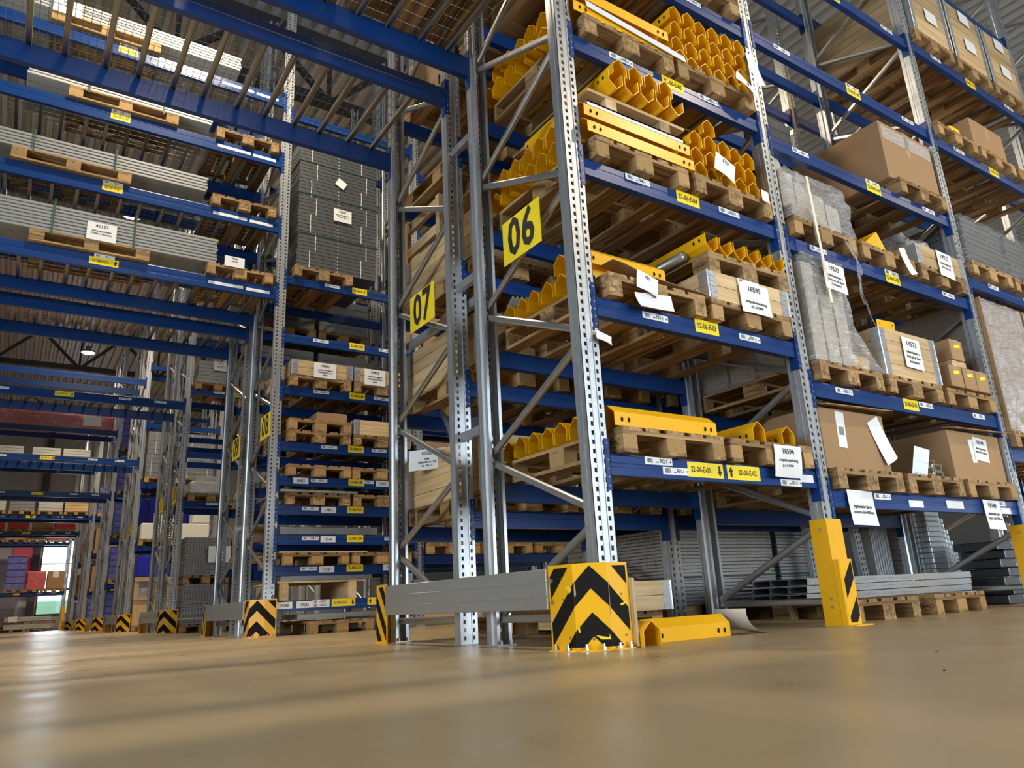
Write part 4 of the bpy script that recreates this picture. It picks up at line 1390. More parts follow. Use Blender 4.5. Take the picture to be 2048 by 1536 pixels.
# second shelf: tall wrapped bundle, double collar, small cartons
for i, x in enumerate(XP): pallet(x, FY, zd[1], '%s pallet on the second shelf of the second bay' % PL[i])
t = thing('wrapped_load', 'tall film-wrapped load with sheet reading 19523 beside the post', 'wrapped load', (2.52, FY - 0.02, zd[1] + 0.146))
mb = MB()
for i in range(3):
    for j in range(4): mb.box(-0.34 + 0.17 * i, -0.20 + 0.17 * i, -0.52 + 0.27 * j, -0.29 + 0.27 * j, 0.0, 0.80 - 0.07 * i, 'bag_paper')
mb.box(0.10, 0.36, -0.5, 0.5, 0, 0.14, 'yellow_paint')
obj('goods', mb.mesh('goods'), t)
def wp(tt):
    f_ = max(0, 0.42 - tt) / 0.42
    return (0.66 - 0.08 * tt + 0.38 * f_ ** 1.5, 0.98, -0.10 - 0.03 * tt + 0.12 * f_ ** 1.5)
obj('stretch_film', wrap_mesh(0.86, 1.16, 0.84, wp, 3, 'stretch_film_thick', 0.016), t)
paper('paper_label', t, 0.27, 0.23, ['19523', 'stolpebeskyttelse u', 'form på p3 (kun', 'beskytter)'], (-0.05, -0.60, 0.80), (0, 0.05, 0), 0.01)
z = zd[1] + 0.145
for i in range(2):
    c_ = collar(3.375, FY, z + 0.197 * i, '%s pine collar of the pair in the second bay, sheet reading 19523' % ('lower', 'upper')[i])
paper('paper_label', c_, 0.26, 0.26, ['19523', 'stolpebeskyttelse u', 'form på p3 (kun', 'beskytter)'], (0.02, -0.612, 0.15), (0, 0.03, 0), 0.005)
mb = MB(); mb.box(-0.13, 0.13, -0.3, 0.3, 0, 0.005, 'yellow_paint'); mb.box(-0.13, 0.13, -0.3, -0.295, 0, 0.13, 'yellow_paint'); mb.disc((-0.09, -0.302, 0.10), 0.008, 1, 'ink'); mb.disc((0.09, -0.302, 0.10), 0.008, 1, 'ink')
tag(obj('yellow_bracket', mb.mesh('yellow_bracket', 0.002), None, (3.22, 0.32, z + 0.40), (0.1, -0.05, 0.0)), 'yellow steel bracket poking out of the double pine collar', 'bracket')
carton(3.14, 0.62, z + 0.004, 0.18, 0.5, 0.50, 'narrow ribbed carton standing in the double pine collar')
for i, (x, zz, wd) in enumerate(((4.07, 0.025, 'left'), (4.30, 0.025, 'middle'), (4.52, 0.025, 'right'), (4.18, 0.275, 'top'))):
    c_ = carton(x, FY - 0.42, z + zz, 0.205, 0.36, 0.19, '%s small carton with yellow tape in the second bay' % wd)
    mb = MB(); mb.bar((-0.05, -0.183, 0.12), (0.05, -0.183, 0.135), 0.002, 0.03, (0, 0, 1), 'yellow_tape'); obj('yellow_tape', cached('ytp', lambda: mb.mesh('yellow_tape')), c_)
mb = MB(); mb.box(-0.33, 0.33, -0.12, 0.12, 0, 0.022, 'pine'); tag(obj('timber_board', mb.mesh('timber_board'), None, (4.29, FY - 0.42, z + 0.001)), 'pine board under the small taped cartons', 'timber')
mb = MB(); mb.box(-0.12, 0.12, -0.17, 0.17, 0, 0.05, 'pine'); tag(obj('timber_board', mb.mesh('timber_board'), None, (4.18, FY - 0.42, z + 0.22)), 'pine board under the top small taped carton', 'timber')
# third shelf
for i, x in enumerate(XP): pallet(x, FY, zd[2], '%s pallet on the third shelf of the second bay' % PL[i])
z = zd[2] + 0.145
t = thing('wrapped_load', 'film-wrapped paper sacks with ragged film, third shelf of the second bay', 'wrapped load', (2.53, FY, z + 0.001))
mb = MB()
for i in range(4): mb.box(-0.37 + 0.19 * i, -0.20 + 0.19 * i, -0.5, 0.5, 0, 0.46 - 0.05 * i, 'bag_paper')
for i in range(5): mb.box(-0.39, -0.1, -0.58, -0.4, 0.025 * i, 0.025 * i + 0.02, 'pine')
mb.prism([(0.42, -0.36), (0.68, -0.34), (0.64, -0.28), (0.40, -0.16)], 1, -0.45, -0.40, 'bag_paper'); mb.prism([(0.36, 0.0), (0.62, 0.02), (0.60, 0.12), (0.34, 0.30)], 1, -0.40, -0.35, 'bag_paper')
obj('goods', mb.mesh('goods'), t)
obj('stretch_film', wrap_mesh(0.86, 1.18, 0.42, lambda tt: (1.0 - 0.12 * tt, 1.0, -0.04 * tt), 5, 'stretch_film_thick', 0.018, 14, 9), t)
mb = MB(); rr = random.Random(4)
for (x, L, nm) in ((-0.12, 0.55, 'left thin'), (0.2, 0.35, 'short'), (0.34, 0.6, 'curled'), (0.38, 0.75, 'longest right')):
    mb = MB(); p = Vector((x, -0.615, -0.0))
    for s_ in range(8):
        q = p + Vector((rr.uniform(-0.03, 0.045), rr.uniform(-0.01, 0.008), -L / 8)); w_ = 0.012 + 0.012 * rr.random()
        mb.poly([p - Vector((w_, 0, 0)), p + Vector((w_, 0.003, 0)), q + Vector((w_, 0.003, 0)), q - Vector((w_, 0, 0))], 'loose_film'); p = q
    tag(obj('loose_film', mb.mesh('loose_film'), None, (2.46, FY, z + 0.001)), '%s strand of torn film hanging below the wrapped sacks' % nm, 'plastic film')
mb = MB(); mb.box(-0.015, 0.015, -0.002, 0, -1.05, 0, 'strap_cream')
tag(obj('strap', mb.mesh('strap'), None, (2.33, -0.075, z + 0.38), (0.0, -0.03, 0)), 'cream strap hanging down in front of the wrapped sacks', 'strap')
mb = MB(); mb.sheet([(-0.26, 0.0), (0.0, 0.16), (0.14, 0.0)], 1, -0.5, 0.4, 0.005, 'yellow_paint')
mb = MB(); mb.poly([(-0.22, -0.55, 0.01), (0.10, -0.52, 0.22), (0.10, 0.3, 0.22), (-0.22, 0.3, 0.01)], 'yellow_paint'); mb.poly([(0.10, -0.52, 0.225), (0.14, -0.56, 0.005), (0.14, 0.3, 0.005), (0.10, 0.3, 0.225)], 'yellow_paint'); mb.poly([(-0.22, -0.55, 0.01), (0.10, -0.52, 0.22), (0.14, -0.56, 0.005)], 'yellow_paint')
tag(obj('yellow_bracket', mb.mesh('yellow_bracket'), None, (3.30, FY, z)), 'folded yellow plate standing on the third shelf pallet of the second bay', 'bracket')
paper('torn_note', None, 0.10, 0.26, [], (3.56, -0.07, z + 0.06), (0, -0.2, 0), 0.05, 'white note hanging off the pallet of the folded yellow plate', cat='paper')
c_ = collar(4.26, FY, z, 'pine collar with crumpled film on top, third shelf of the second bay')
paper('paper_label', c_, 0.25, 0.25, ['19522', 'stolpebeskyttelse', 'form på p2'], (0.05, -0.612, 0.19), (0, 0.04, 0), 0.005)
t = thing('crumpled_film', 'crumpled clear film heaped on the pine collar, third shelf', 'plastic film', (4.2, FY - 0.2, z + 0.198)); obj('film_heap', wrap_mesh(0.72, 0.7, 0.19, lambda tt: (1 - 0.3 * tt, 1 - 0.4 * tt, 0.02), 9, 'stretch_film_thick', 0.05, 10, 6), t)
# fourth shelf: big carton
for i, x in enumerate(XP):
    if i == 2: pallet(x, FY, zd[3], '%s pallet on the fourth shelf of the second bay' % PL[i])
c_ = carton(4.23, FY + 0.02, zd[3] + 0.145, 0.90, 1.14, 0.60, 'big brown carton with clear tape at the front, fourth shelf of the second bay')
mb = MB(); mb.box(-0.42, 0.42, -0.573, -0.571, 0.42, 0.56, 'clear_tape'); obj('tape', mb.mesh('tape_patch'), c_)
# ================= third bay of rack zero-six
XQ = (5.30, 6.18, 7.06)
for i, x in enumerate(XQ):
    z = ZC[0]; pallet(x, FY, z, '%s pallet on the lowest shelf of the third bay' % PL[i])
    t = thing('wrapped_load', '%s tall film-wrapped cartons at the right picture edge' % PL[i], 'wrapped load', (x, FY, z + 0.146))
    mb = MB(); mb.box(-0.39, 0.39, -0.56, 0.56, 0, 1.28, 'cardboard')
    for s_ in (-1, 1): mb.box(s_ * 0.40 - 0.012, s_ * 0.40 + 0.012, -0.585, -0.5, 0, 1.30, 'cardboard')
    obj('goods', cached('tallct', lambda: mb.mesh('goods')), t); obj('stretch_film', cached('tallwr', lambda: wrap_mesh(0.81, 1.18, 1.29, None, 7, 'stretch_film_thick', 0.008, 12, 18)), t)
    z = ZC[1]; pallet(x, FY, z, '%s pallet on the second shelf of the third bay' % PL[i])
SHELF = {}
def shelf_mesh(w, d, h, marks=True, mt='panel_grey', v=0):
    def mk():
        mb = MB(); mb.box(-w / 2, w / 2, -d / 2, d / 2, 0.002, h - 0.004, mt); mb.box(-w / 2 + 0.008, w / 2 - 0.008, -d / 2 + 0.008, d / 2 - 0.008, h - 0.005, h, 'dark_steel')
        if marks:
            for x in (-w * 0.35 + 0.07 * v, w * 0.30 + 0.07 * v): mb.box(x, x + 0.009, -d / 2 - 0.001, -d / 2, 0.001, h - 0.001, 'paper')
            mb.box(-0.006, 0.006, -d / 2 - 0.001, -d / 2, h * 0.3, h * 0.6, 'white_plastic')
        return mb.mesh('steel_shelf')
    return cached(('shelf', w, d, h, marks, mt, v), mk)


def shelf_stack(x, y, z, w, d, h, n_, label, group, marks=True, mt='panel_grey'):
    me = (shelf_mesh(w, d, h, marks, mt, 0), shelf_mesh(w, d, h, marks, mt, 1))
    for i in range(n_):
        o = obj('steel_shelf', me[(i // 5) % 2 if marks else 0], None, (x + 0.006 * ((i // 5) % 2) + 0.002 * (i % 3), y, z + 0.001 + i * h)); tag(o, label, 'steel shelf', group)


def strap_m(w, d, h):
    mb = MB(); t = 0.002
    for (a, c) in ((-w / 2 - t, -w / 2 + 0.0), (w / 2, w / 2 + t)): mb.box(a, c, -0.01, 0.01, 0, h, 'strap_green')
    return mb


def band(x, y, z, w, d, label):
    """horizontal band strapped round a stack"""
    mb = MB(); t = 0.0035; h = 0.014; w += 0.022
    mb.box(-w / 2 - t, w / 2 + t, -d / 2 - t, -d / 2 - 0.001, 0, h, 'strap_green'); mb.box(-w / 2 - t, w / 2 + t, d / 2 + 0.001, d / 2 + t, 0, h, 'strap_green')
    mb.box(-w / 2 - t, -w / 2 - 0.001, -d / 2, d / 2, 0, h, 'strap_green'); mb.box(w / 2 + 0.001, w / 2 + t, -d / 2, d / 2, 0, h, 'strap_green')
    tag(obj('strap', mb.mesh('strap'), None, (x, y, z)), label, 'strap')


for i, x in enumerate(XQ):
    shelf_stack(x, FY, ZC[1] + 0.146, 0.78, 1.14, 0.055, 9, 'grey steel shelf in the dark stack at the right edge', 'dark stacks of steel shelves in the third bay', False, 'panel_dark')
    if i < 2:
        t = thing('wrapped_load', '%s film sheet over the dark stack at the right edge' % PL[i], 'wrapped load', (x, FY, ZC[1] + 0.147)); obj('stretch_film', cached('dkwr', lambda: wrap_mesh(0.82, 1.19, 0.50, None, 8, 'stretch_film', 0.008, 10, 8)), t)
    for n_ in (2, 3):
        pallet(x, FY, ZC[n_], '%s pallet on the %s shelf of the third bay' % (PL[i], ORD[n_ + 1]))
    for q in range(4):
        c_ = collar(x, FY, ZC[3] + 0.145 + 0.197 * q, '%s pine collar, %s crate, top shelf of the third bay' % (('lowest', 'lower', 'upper', 'highest')[q], PL[i]))
        if q in (1, 3): paper('paper_label', c_, 0.24, 0.16, [], (0.02, -0.612, 0.18))
mb = MB(); mb.box(-0.1, 0.1, -0.12, 0.12, 0, 0.1, 'yellow_sign'); tag(obj('yellow_case', mb.mesh('yellow_case', 0.02), None, (5.35, 0.1, ZC[2] + 0.146)), 'small yellow case on the third shelf at the right edge', 'case')
carton(6.18, FY, ZC[2] + 0.146, 0.76, 1.1, 0.4, 'brown carton behind the small yellow case, third bay')

# floor of the second bay: pallet with channel bundle
pallet(3.66, 0.705, 0.0, 'clean pallet on the floor under the end of the steel channels', PI / 2 if False else 0.02, True, 'EPAL')
pallet(2.70, 0.72, 0.0, 'dark pallet on the floor under the middle of the steel channels')
pallet(1.75, 1.62, 0.0, 'dark pallet on the floor under the left end of the steel channels') if False else None


def channel(L, w, h):
    mb = MB(); t = 0.003
    # C channel lying on its web side: open to the left end
    mb.sheet([(0.0 + 0.0, 0.02), (0.0, 0.0), (0.0, w), (0.0, w)][:1] + [(0.0, 0.0)], 0, 0, 0.001, 0.001, 'dark_steel') if False else None
    mb.box(0, L, 0, t, 0, h, 'steel_x'); mb.box(0, L, t, w, 0, t, 'steel_x'); mb.box(0, L, t, w, h - t, h, 'steel_x')
    mb.box(0, L, w - t, w, t, h * 0.3, 'steel_x'); mb.box(0, L, w - t, w, h * 0.7, h - t, 'steel_x')
    return mb.mesh('steel_channel')


ch = channel(2.36, 0.15, 0.048)
for j in range(3):
    for i in range(4):
        o = obj('steel_channel', ch, None, (2.23 + 0.015 * j, 0.43 + 0.158 * i, 0.148 + 0.054 * j), (0, 0, 0.008))
        tag(o, 'galvanised steel channel in the bundle on the floor pallets', 'steel channel', 'steel channels on the floor')
mb = MB(); mb.box(-0.1, 0.1, -0.1, 0.1, 0, 0.0015, 'paper'); tag(obj('paper_sheet', mb.mesh('paper_sheet'), None, (3.90, 0.22, 0.147), (0, 0, 0.2)), 'white sheet lying on the clean floor pallet', 'paper')
mb = MB(); mb.box(-0.1, 0.1, -0.45, 0.4, 0, 0.142, 'pine_y'); tb0 = mb.mesh('timber_bearer')
# bright louvre-like stacks of shelves behind, rack zero-seven floor
Y7 = D + G + 0.55
for i, (x, w_, wd) in enumerate(((2.24, 0.30, 'narrow'), (2.93, 0.70, 'middle'), (3.71, 0.70, 'right'))):
    if i: pallet(x, Y7 - 0.02, 0.0, '%s dark pallet under the louvre-like shelf stacks behind' % wd)
    else: tag(obj('timber_bearer', tb0, None, (x, Y7, 0.002)), 'timber bearer under the narrow louvre-like shelf stack', 'timber')
    shelf_stack(x, Y7 - 0.02, 0.146, w_, 0.95, 0.0285, 22, 'thin bright steel shelf in the %s louvre-like floor stack' % wd, '%s louvre-like shelf stack on the floor' % wd, False, 'steel_x')
    band(x, Y7 - 0.02, 0.36, w_ + 0.01, 0.955, 'green strap round the %s louvre-like shelf stack' % wd)
shelf_stack(2.95, 3.15, 0.003, 0.95, 0.6, 0.05, 20, 'dull steel shelf in the floor stack behind rack zero-seven', 'floor stack of steel shelves behind rack zero-seven', False)


def rack_bits(x, y, n_, w, d, h, label, cat, grp, gap=0.0, mt='steel', nm='steel_post'):
    mb = MB(); mb.box(-w / 2, w / 2, -d / 2, d / 2, 0, h, mt); me = mb.mesh(nm, 0.002)
    for i in range(n_): tag(obj(nm, me, None, (x + (w + gap) * i, y, 0.02), (0, -0.02, 0)), label, cat, grp)


# standing galvanised stacks behind the second bay
for i in range(5):
    for j in range(19 - 2 * i):
        o = obj('steel_box', cached('sbx', lambda: (lambda q: (q.box(-0.13, 0.13, -0.25, 0.25, 0.001, 0.047, 'steel_x'), q.box(-0.115, 0.115, -0.252, -0.25, 0.008, 0.04, 'panel_grey'), q.mesh('steel_box', 0.003))[-1])(MB())), None, (5.35 + 0.30 * i - 0.3, 1.15 + 0.12 * i, 0.002 + 0.05 * j))
        tag(o, 'small galvanised box section in the stepped stacks behind the channels', 'steel section', 'stepped stacks of galvanised sections')
rack_bits(4.55, 1.30, 7, 0.035, 0.1, 0.98, 'galvanised bar standing upright beside the stepped stacks', 'steel bar', 'upright galvanised bars', 0.008, 'steel')
pm_short = MB(); pm_short.box(0, 0.1, 0, 0.05, 0, 1.0, 'steel')
for i in range(18): pm_short.box(0.02, 0.035, -0.001, 0.0, 0.05 + 0.05 * i, 0.075 + 0.05 * i, 'ink'); pm_short.box(0.065, 0.08, -0.001, 0.0, 0.05 + 0.05 * i, 0.075 + 0.05 * i, 'ink')
psm = pm_short.mesh('punched_post')
for i, (x, y, r) in enumerate(((3.55, 1.25, 0.06), (3.75, 1.30, 0.05), (4.25, 1.22, 0.08))):
    tag(obj('punched_post', psm, None, (x, y, 0.01), (0, -r, 0)), '%s short punched post leaning behind the channels' % PL[i], 'steel post')
for i in range(4):
    for j in range(7):
        o = obj('steel_sleeve', cached('slv', lambda: (lambda q: (q.box(-0.14, 0.14, -0.2, 0.2, 0.001, 0.078, 'dark_steel'), q.mesh('steel_sleeve', 0.006))[-1])(MB())), None, (5.3 + 0.295 * i + 0.12 * (j % 2), 0.62, 0.003 + 0.081 * j))
        tag(o, 'dark plastic sleeve in the brick-like pile at the right edge', 'sleeve', 'brick-like pile of dark sleeves')

# ================= rack zero-seven
for n_, z in enumerate(Z7):
    for i, x in enumerate((0.60, 1.455)):
        if n_ > 4: continue
        pallet(x, Y7, z, '%s pallet on the %s shelf of rack zero-seven' % (('left', 'right')[i], ORD[n_ + 1]), stamp='EPAL' if n_ < 3 else None)
        if n_ in (0, 1):
            for q in range(2 if n_ == 0 else 2): collar(x, Y7, z + 0.145 + 0.197 * q, '%s pine collar, %s pallet, %s shelf of rack zero-seven' % (('lower', 'upper')[q], ('left', 'right')[i], ORD[n_ + 1]))
        elif n_ == 4: carton(x, Y7, z + 0.146, 0.76, 1.1, 0.5, '%s carton on the fifth shelf of rack zero-seven' % ('left', 'right')[i])
mb = MB(); mb.box(-0.02, 0.02, -0.62, 0.62, 0, 0.065, 'steel'); tag(obj('steel_bar', mb.mesh('steel_bar'), None, (0.17, Y7 - 0.05, Z7[1] + 0.56), (0.0, 0, 0.0)), 'long galvanised bar lying across the collars below the zero-seven sign', 'steel bar')
zc = Z7[0] + 0.146 + 0.394
for i in range(5):
    mb = MB(); mb.box(-0.012, 0.012, -0.012, 0.012, -0.155, 0.155, 'dark_steel')
    tag(obj('steel_angle', cached('sang', lambda: mb.mesh('steel_angle')), None, (0.30 + 0.03 * i, 2.06 + 0.035 * i, zc + 0.165), (0.0, -0.35, 0.0)), 'dark steel bar in the leaning bundle above the crash rail', 'steel bar', 'leaning bundle of dark bars')
mb = MB(); mb.box(-0.01, 0.01, -0.16, 0.16, 0, 0.30, 'panel_grey'); tag(obj('steel_plate', mb.mesh('steel_plate'), None, (0.52, 2.02, zc + 0.01), (0, 0.2, 0.1)), 'grey plate leaning by the dark bars on rack zero-seven', 'steel plate')
paper('paper_sign', None, 0.31, 0.16, ['10508', 'hylle', '1000x500mm, 100', 'kg - fb51 å'], (0.145, 2.13, zc + 0.02), (0, 0, -0.9), label='white paper sign reading 10508 on the collars of rack zero-seven')
z = Z7[2] + 0.146
for q in range(2): collar(0.60, Y7, z + 0.197 * q, '%s pine collar on the third shelf of rack zero-seven' % ('lower', 'upper')[q])
mb = MB()
for y in (-0.3, 0.3): mb.box(-0.02, 0.02, y - 0.03, y + 0.03, 0, 0.40, 'pine_z')
for zz in (0.05, 0.29): mb.box(-0.018, 0.018, -0.3, 0.3, zz, zz + 0.09, 'pine_y')
tag(obj('wooden_frame', mb.mesh('wooden_frame'), None, (0.22, Y7 + 0.30, z + 0.4)), 'pine frame standing on the load above the zero-seven sign', 'wooden frame')
z = Z7[3] + 0.146
mb = MB(); mb.tube((0, -0.55, 0), (0, 0.55, 0), 0.024, 'dark_steel', 12); pm2 = mb.mesh('steel_pipe', 0, False)
for j in range(2):
    for i in range(7): tag(obj('steel_pipe', pm2, None, (0.45 + 0.052 * i, Y7 - 0.03, z + 0.026 + 0.05 * j)), 'dark steel pipe in the bundle behind the third shelf', 'steel pipe', 'bundle of dark steel pipes')
for j in range(5):
    for i in range(3):
        o = obj('white_profile', cached('wpr', lambda: (lambda q: (q.box(-0.06, 0.06, -0.55, 0.55, 0.001, 0.038, 'white_profile'), q.mesh('white_profile', 0.004))[-1])(MB())), None, (0.18 + 0.125 * i if False else 1.2 + 0.125 * i, Y7, z + 0.04 * j)); tag(o, 'white profile in the stack on the fourth shelf of rack zero-seven', 'profile', 'white profiles on rack zero-seven')
for n_ in range(5):
    for i, x in enumerate(XP):
        z = Z7[n_]
        pallet(x, Y7, z, '%s pallet, second bay, %s shelf of rack zero-seven' % (PL[i], ORD[n_ + 1]), full=False)
        if n_ in (1, 2, 4) or n_ == 3 and i != 1: shelf_stack(x, Y7, z + 0.146, 0.78, 1.1, 0.12, 4 if n_ < 3 else 6 if (n_, i) == (4, 2) else 5, 'grey steel shelf in the second-bay stacks, %s shelf, rack zero-seven' % ORD[n_ + 1], 'steel shelves, %s shelf of rack zero-seven' % ORD[n_ + 1], False)
        elif n_ == 0: carton(x, Y7, z + 0.146, 0.78, 1.1, 0.62, '%s dark carton, second bay, first shelf of rack zero-seven' % PL[i])

# ================= rack zero-eight, first bay
Y8 = PIT + FY
def rowload(n_, i, x, full=True):
    pallet(x, Y8, Z8[n_], '%s pallet on the %s shelf under the zero-eight row' % (('left', 'right')[i], ORD[n_ + 1]), full=full)


for n_ in (1, 3, 4, 5, 6, 8):
    for i, x in enumerate((0.62, 1.46)):
        if n_ == 8 and i: continue
        rowload(n_, i, x)
mb = MB(); mb.box(-0.55, 0.55, -0.5, 0.5, 0, 0.02, 'pine'); plk = mb.mesh('plank_panel')
tag(obj('plank_panel', plk, None, (0.72, Y8 - 0.05, Z8[1] + 0.147)), 'pine panel on the second shelf of rack zero-eight', 'timber')
tag(obj('plank_panel', plk, None, (0.71, Y8 - 0.05, Z8[0] + 0.20)), 'pine panel on the first shelf of rack zero-eight', 'timber')
mb = MB(); mb.box(-0.05, 0.05, -0.5, 0.5, 0, 0.195, 'pine_y'); tb_ = mb.mesh('timber_bearer')
for x, nm in ((-0.42, 'left'), (0.42, 'right')): tag(obj('timber_bearer', tb_, None, (0.66 + x, Y8 - 0.05, Z8[0] + 0.003)), '%s timber bearer on the first shelf of rack zero-eight' % nm, 'timber')
def longbar(w, d, h, mt='panel_grey'):
    mb = MB(); mb.box(-w / 2, w / 2, -d / 2, d / 2, 0.0005, h, mt); return mb.mesh('long_profile', 0.003)
lb = longbar(1.25, 0.16, 0.085); lb2 = longbar(1.15, 0.16, 0.06)
wire_decks(1, False, Z8[2], 3, (0, 1), 0.13 + 0.47, 1)
for i in range(3): tag(obj('long_profile', lb, None, (0.80, PIT + 0.12 + 0.2 * i, Z8[2] + 0.012)), 'long grey box profile on the third shelf of rack zero-eight', 'profile', 'grey box profiles on the third shelf')
for i in range(3): tag(obj('long_profile', lb2, None, (0.78, PIT + 0.12 + 0.2 * i, Z8[0] + 0.222)), 'long grey profile on the pine panel, first shelf of rack zero-eight', 'profile', 'grey profiles on the first shelf')
for i in range(3): tag(obj('long_profile', lb2, None, (1.0, PIT + 0.12 + 0.2 * i, 0.17)), 'long grey profile near the floor of rack zero-eight', 'profile', 'grey profiles near the floor of rack zero-eight')
pallet(0.95, Y8, 0, 'pallet on the floor under the long grey profiles, rack zero-eight')
mb = MB(); mb.box(-0.52, 0.45, -0.62, 0.5, 0, 0.03, 'panel_grey'); tag(obj('sheet_stack', mb.mesh('steel_sheet', 0.004), None, (0.66, Y8, Z8[3] + 0.146)), 'grey steel sheet overhanging the fourth shelf pallet of rack zero-eight', 'steel sheet')
tag(obj('pallet', PFULL, None, (0.62, Y8, Z8[5] + 0.147)), 'dark second pallet stacked on the sixth shelf of rack zero-eight', 'pallet')
mb = MB(); mb.box(-0.2, 0.2, -0.2, 0.2, 0, 0.13, 'cardboard'); tag(obj('carton', mb.mesh('carton', 0.004), None, (0.80, Y8 - 0.3, Z8[5] + 0.292)), 'flat carton on the stacked dark pallets, rack zero-eight', 'cardboard box')
c_ = collar(1.46, Y8, Z8[5] + 0.145, 'bright pine collar on the sixth shelf of rack zero-eight')
paper('paper_label', c_, 0.24, 0.18, [], (0.22, -0.612, 0.19))
c_ = collar(0.62, Y8, Z8[6] + 0.145, 'bright pine collar with sheet reading 19451, rack zero-eight')
paper('paper_label', c_, 0.30, 0.2, ['19451', 'vertikaler til veggbord', '1000x500mm (kun', 'plate)'], (0.03, -0.612, 0.185))
c_ = collar(1.46, Y8, Z8[6] + 0.145, 'pine collar with sheet reading 19455, rack zero-eight')
paper('paper_label', c_, 0.30, 0.22, ['19455', 'vertikaler til veggbord', '1000x500mm (kun', 'plate)'], (-0.12, -0.612, 0.19))
shelf_stack(0.80, Y8 - 0.02, Z8[8] + 0.146, 1.12, 1.1, 0.0535, 36, 'grey steel shelf in the tall strapped stack beside the upright of rack zero-eight', 'tall strapped stack of steel shelves', True, 'panel_mid')
for i, z in enumerate((5.15, 5.75, 6.25)): band(0.805, Y8 - 0.02, z, 1.145, 1.11, '%s green strap round the tall stack of steel shelves' % ('lowest', 'middle', 'top')[i])
paper('paper_label', None, 0.26, 0.19, ['10551', 'hylle 1000x500mm,', '100 kg - fb51 å'], (0.86, Y8 - 0.59, 5.62), label='white sheet on the tall strapped stack of steel shelves')
paper('paper_label', None, 0.14, 0.12, [], (0.86, Y8 - 0.59, 6.08), (0, 0.5, 0), label='small tilted note on the tall strapped stack of steel shelves')
# rack zero-nine behind: grey shelf stacks
Y9 = PIT + D + G + FY
for n_, z in enumerate((0.9, 1.75, 2.5, 3.3, 4.2)):
    for i, x in enumerate((0.6, 1.455)):
        pallet(x, Y9, z, '%s pallet on the %s shelf of rack zero-nine' % (('left', 'right')[i], ORD[n_ + 1]), full=False)
        if n_ >= 3: shelf_stack(x, Y9, z + 0.146, 0.78, 1.1, 0.11, 5, 'grey steel shelf in the %s stack, %s shelf of rack zero-nine' % (('left', 'right')[i], ORD[n_ + 1]), 'steel shelves %s, %s shelf of rack zero-nine' % (('left', 'right')[i], ORD[n_ + 1]), False)
        elif n_ in (0, 2): carton(x, Y9, z + 0.146, 0.76, 1.1, 0.35, '%s carton on the %s shelf of rack zero-nine' % (('left', 'right')[i], ORD[n_ + 1]))
        else: collar(x, Y9, z + 0.146, '%s pine collar on the %s shelf of rack zero-nine' % (('left', 'right')[i], ORD[n_ + 1]))
# second bay of rack zero-eight
for n_, z in enumerate((0.9, 1.85, 2.9, 3.7, 4.6)):
    for i, x in enumerate(XP):
        pallet(x, Y8, z, '%s pallet, second bay, %s shelf of rack zero-eight' % (PL[i], ORD[n_ + 1]), full=False)
        if (n_ + i) % 2: carton(x, Y8, z + 0.146, 0.76, 1.1, 0.42, '%s carton, second bay, %s shelf of rack zero-eight' % (PL[i], ORD[n_ + 1]))
        else: shelf_stack(x, Y8, z + 0.146, 0.78, 1.1, 0.12, 3, 'grey steel shelf, second bay, %s shelf of rack zero-eight' % ORD[n_ + 1], 'steel shelves, second bay, %s shelf, rack zero-eight' % ORD[n_ + 1], False)

# ================= bridge bay of rack zero-eight: long white stock
def stock(x0, x1, y, z, across, layers, h, w, label, group, mt='white_profile'):
    me = cached(('stk', round(x1 - x0, 2), w, h, mt), lambda: (lambda q: (q.box(-(x1 - x0) / 2, (x1 - x0) / 2, -w / 2, w / 2, 0.001, h - 0.001, mt), q.box(-(x1 - x0) / 2 + 0.0, (x1 - x0) / 2, -w / 2 - 0.001, -w / 2, h * 0.06, h * 0.22, 'dark_trim'), q.mesh('long_profile', 0.004))[-1])(MB()))
    for j in range(layers):
        for i in range(across):
            o = obj('long_profile', me, None, ((x0 + x1) / 2 + 0.008 * ((i + j * 2) % 3), y + (i + 0.5) * (w + 0.005), z + j * h)); tag(o, label, 'profile', group)


ZF = (4.29, 5.245, 6.225, 7.195)
FX = ((-3.6, -0.76), (-3.9, -0.93), (-2.95, -0.93), (-3.6, -0.62))
for n_, z in enumerate(ZF):
    z += 0.012
    px = (-2.10, -2.38, -1.92, -2.2)[n_]
    wd = ORD[n_ + 1]
    pallet(px, PIT + 0.36, z, 'pallet under long white stock, %s bridge level of rack zero-eight' % wd, PI / 2)
    stock(FX[n_][0], FX[n_][1], PIT - 0.02, z + 0.146, 5, (8, 5, 3, 5)[n_], 0.042, 0.15, 'long pale profile in the stock on the %s bridge level of rack zero-eight' % wd, 'long stock, %s bridge level of rack zero-eight' % wd, 'grey_profile' if n_ < 2 else 'white_profile')
    if n_ < 3: pallet(-0.46, PIT + 0.55, z, 'empty pallet by the upright, %s bridge level of rack zero-eight' % wd)
    mb = MB()
    for q in (-0.4, 0.42):
        mb.box(q - 0.008, q + 0.008, -0.406, -0.402, 0.1, 0.15 + 0.05 * (8, 5, 3, 5)[n_], 'strap_green')
    tag(obj('strap', mb.mesh('strap'), None, (px, PIT + 0.36, z)), 'green straps holding the long stock, %s bridge level of rack zero-eight' % wd, 'strap')
paper('paper_sign', None, 0.30, 0.22, ['40127', 'pallestoppebjelke', '2750mm (kundep)'], (-2.02, PIT - 0.05, 4.66), label='paper sign reading 40127 on the long pale stock')
paper('paper_sign', None, 0.30, 0.20, ['19625', 'bjelke'], (-2.65, PIT - 0.05, 7.52), label='paper sign on the highest long pale stock')
paper('paper_sign', None, 0.24, 0.14, ['4025', 'bjelke 400'], (-0.55, PIT - 0.08, 4.56), label='small paper sign on the empty pallet of the first bridge level')
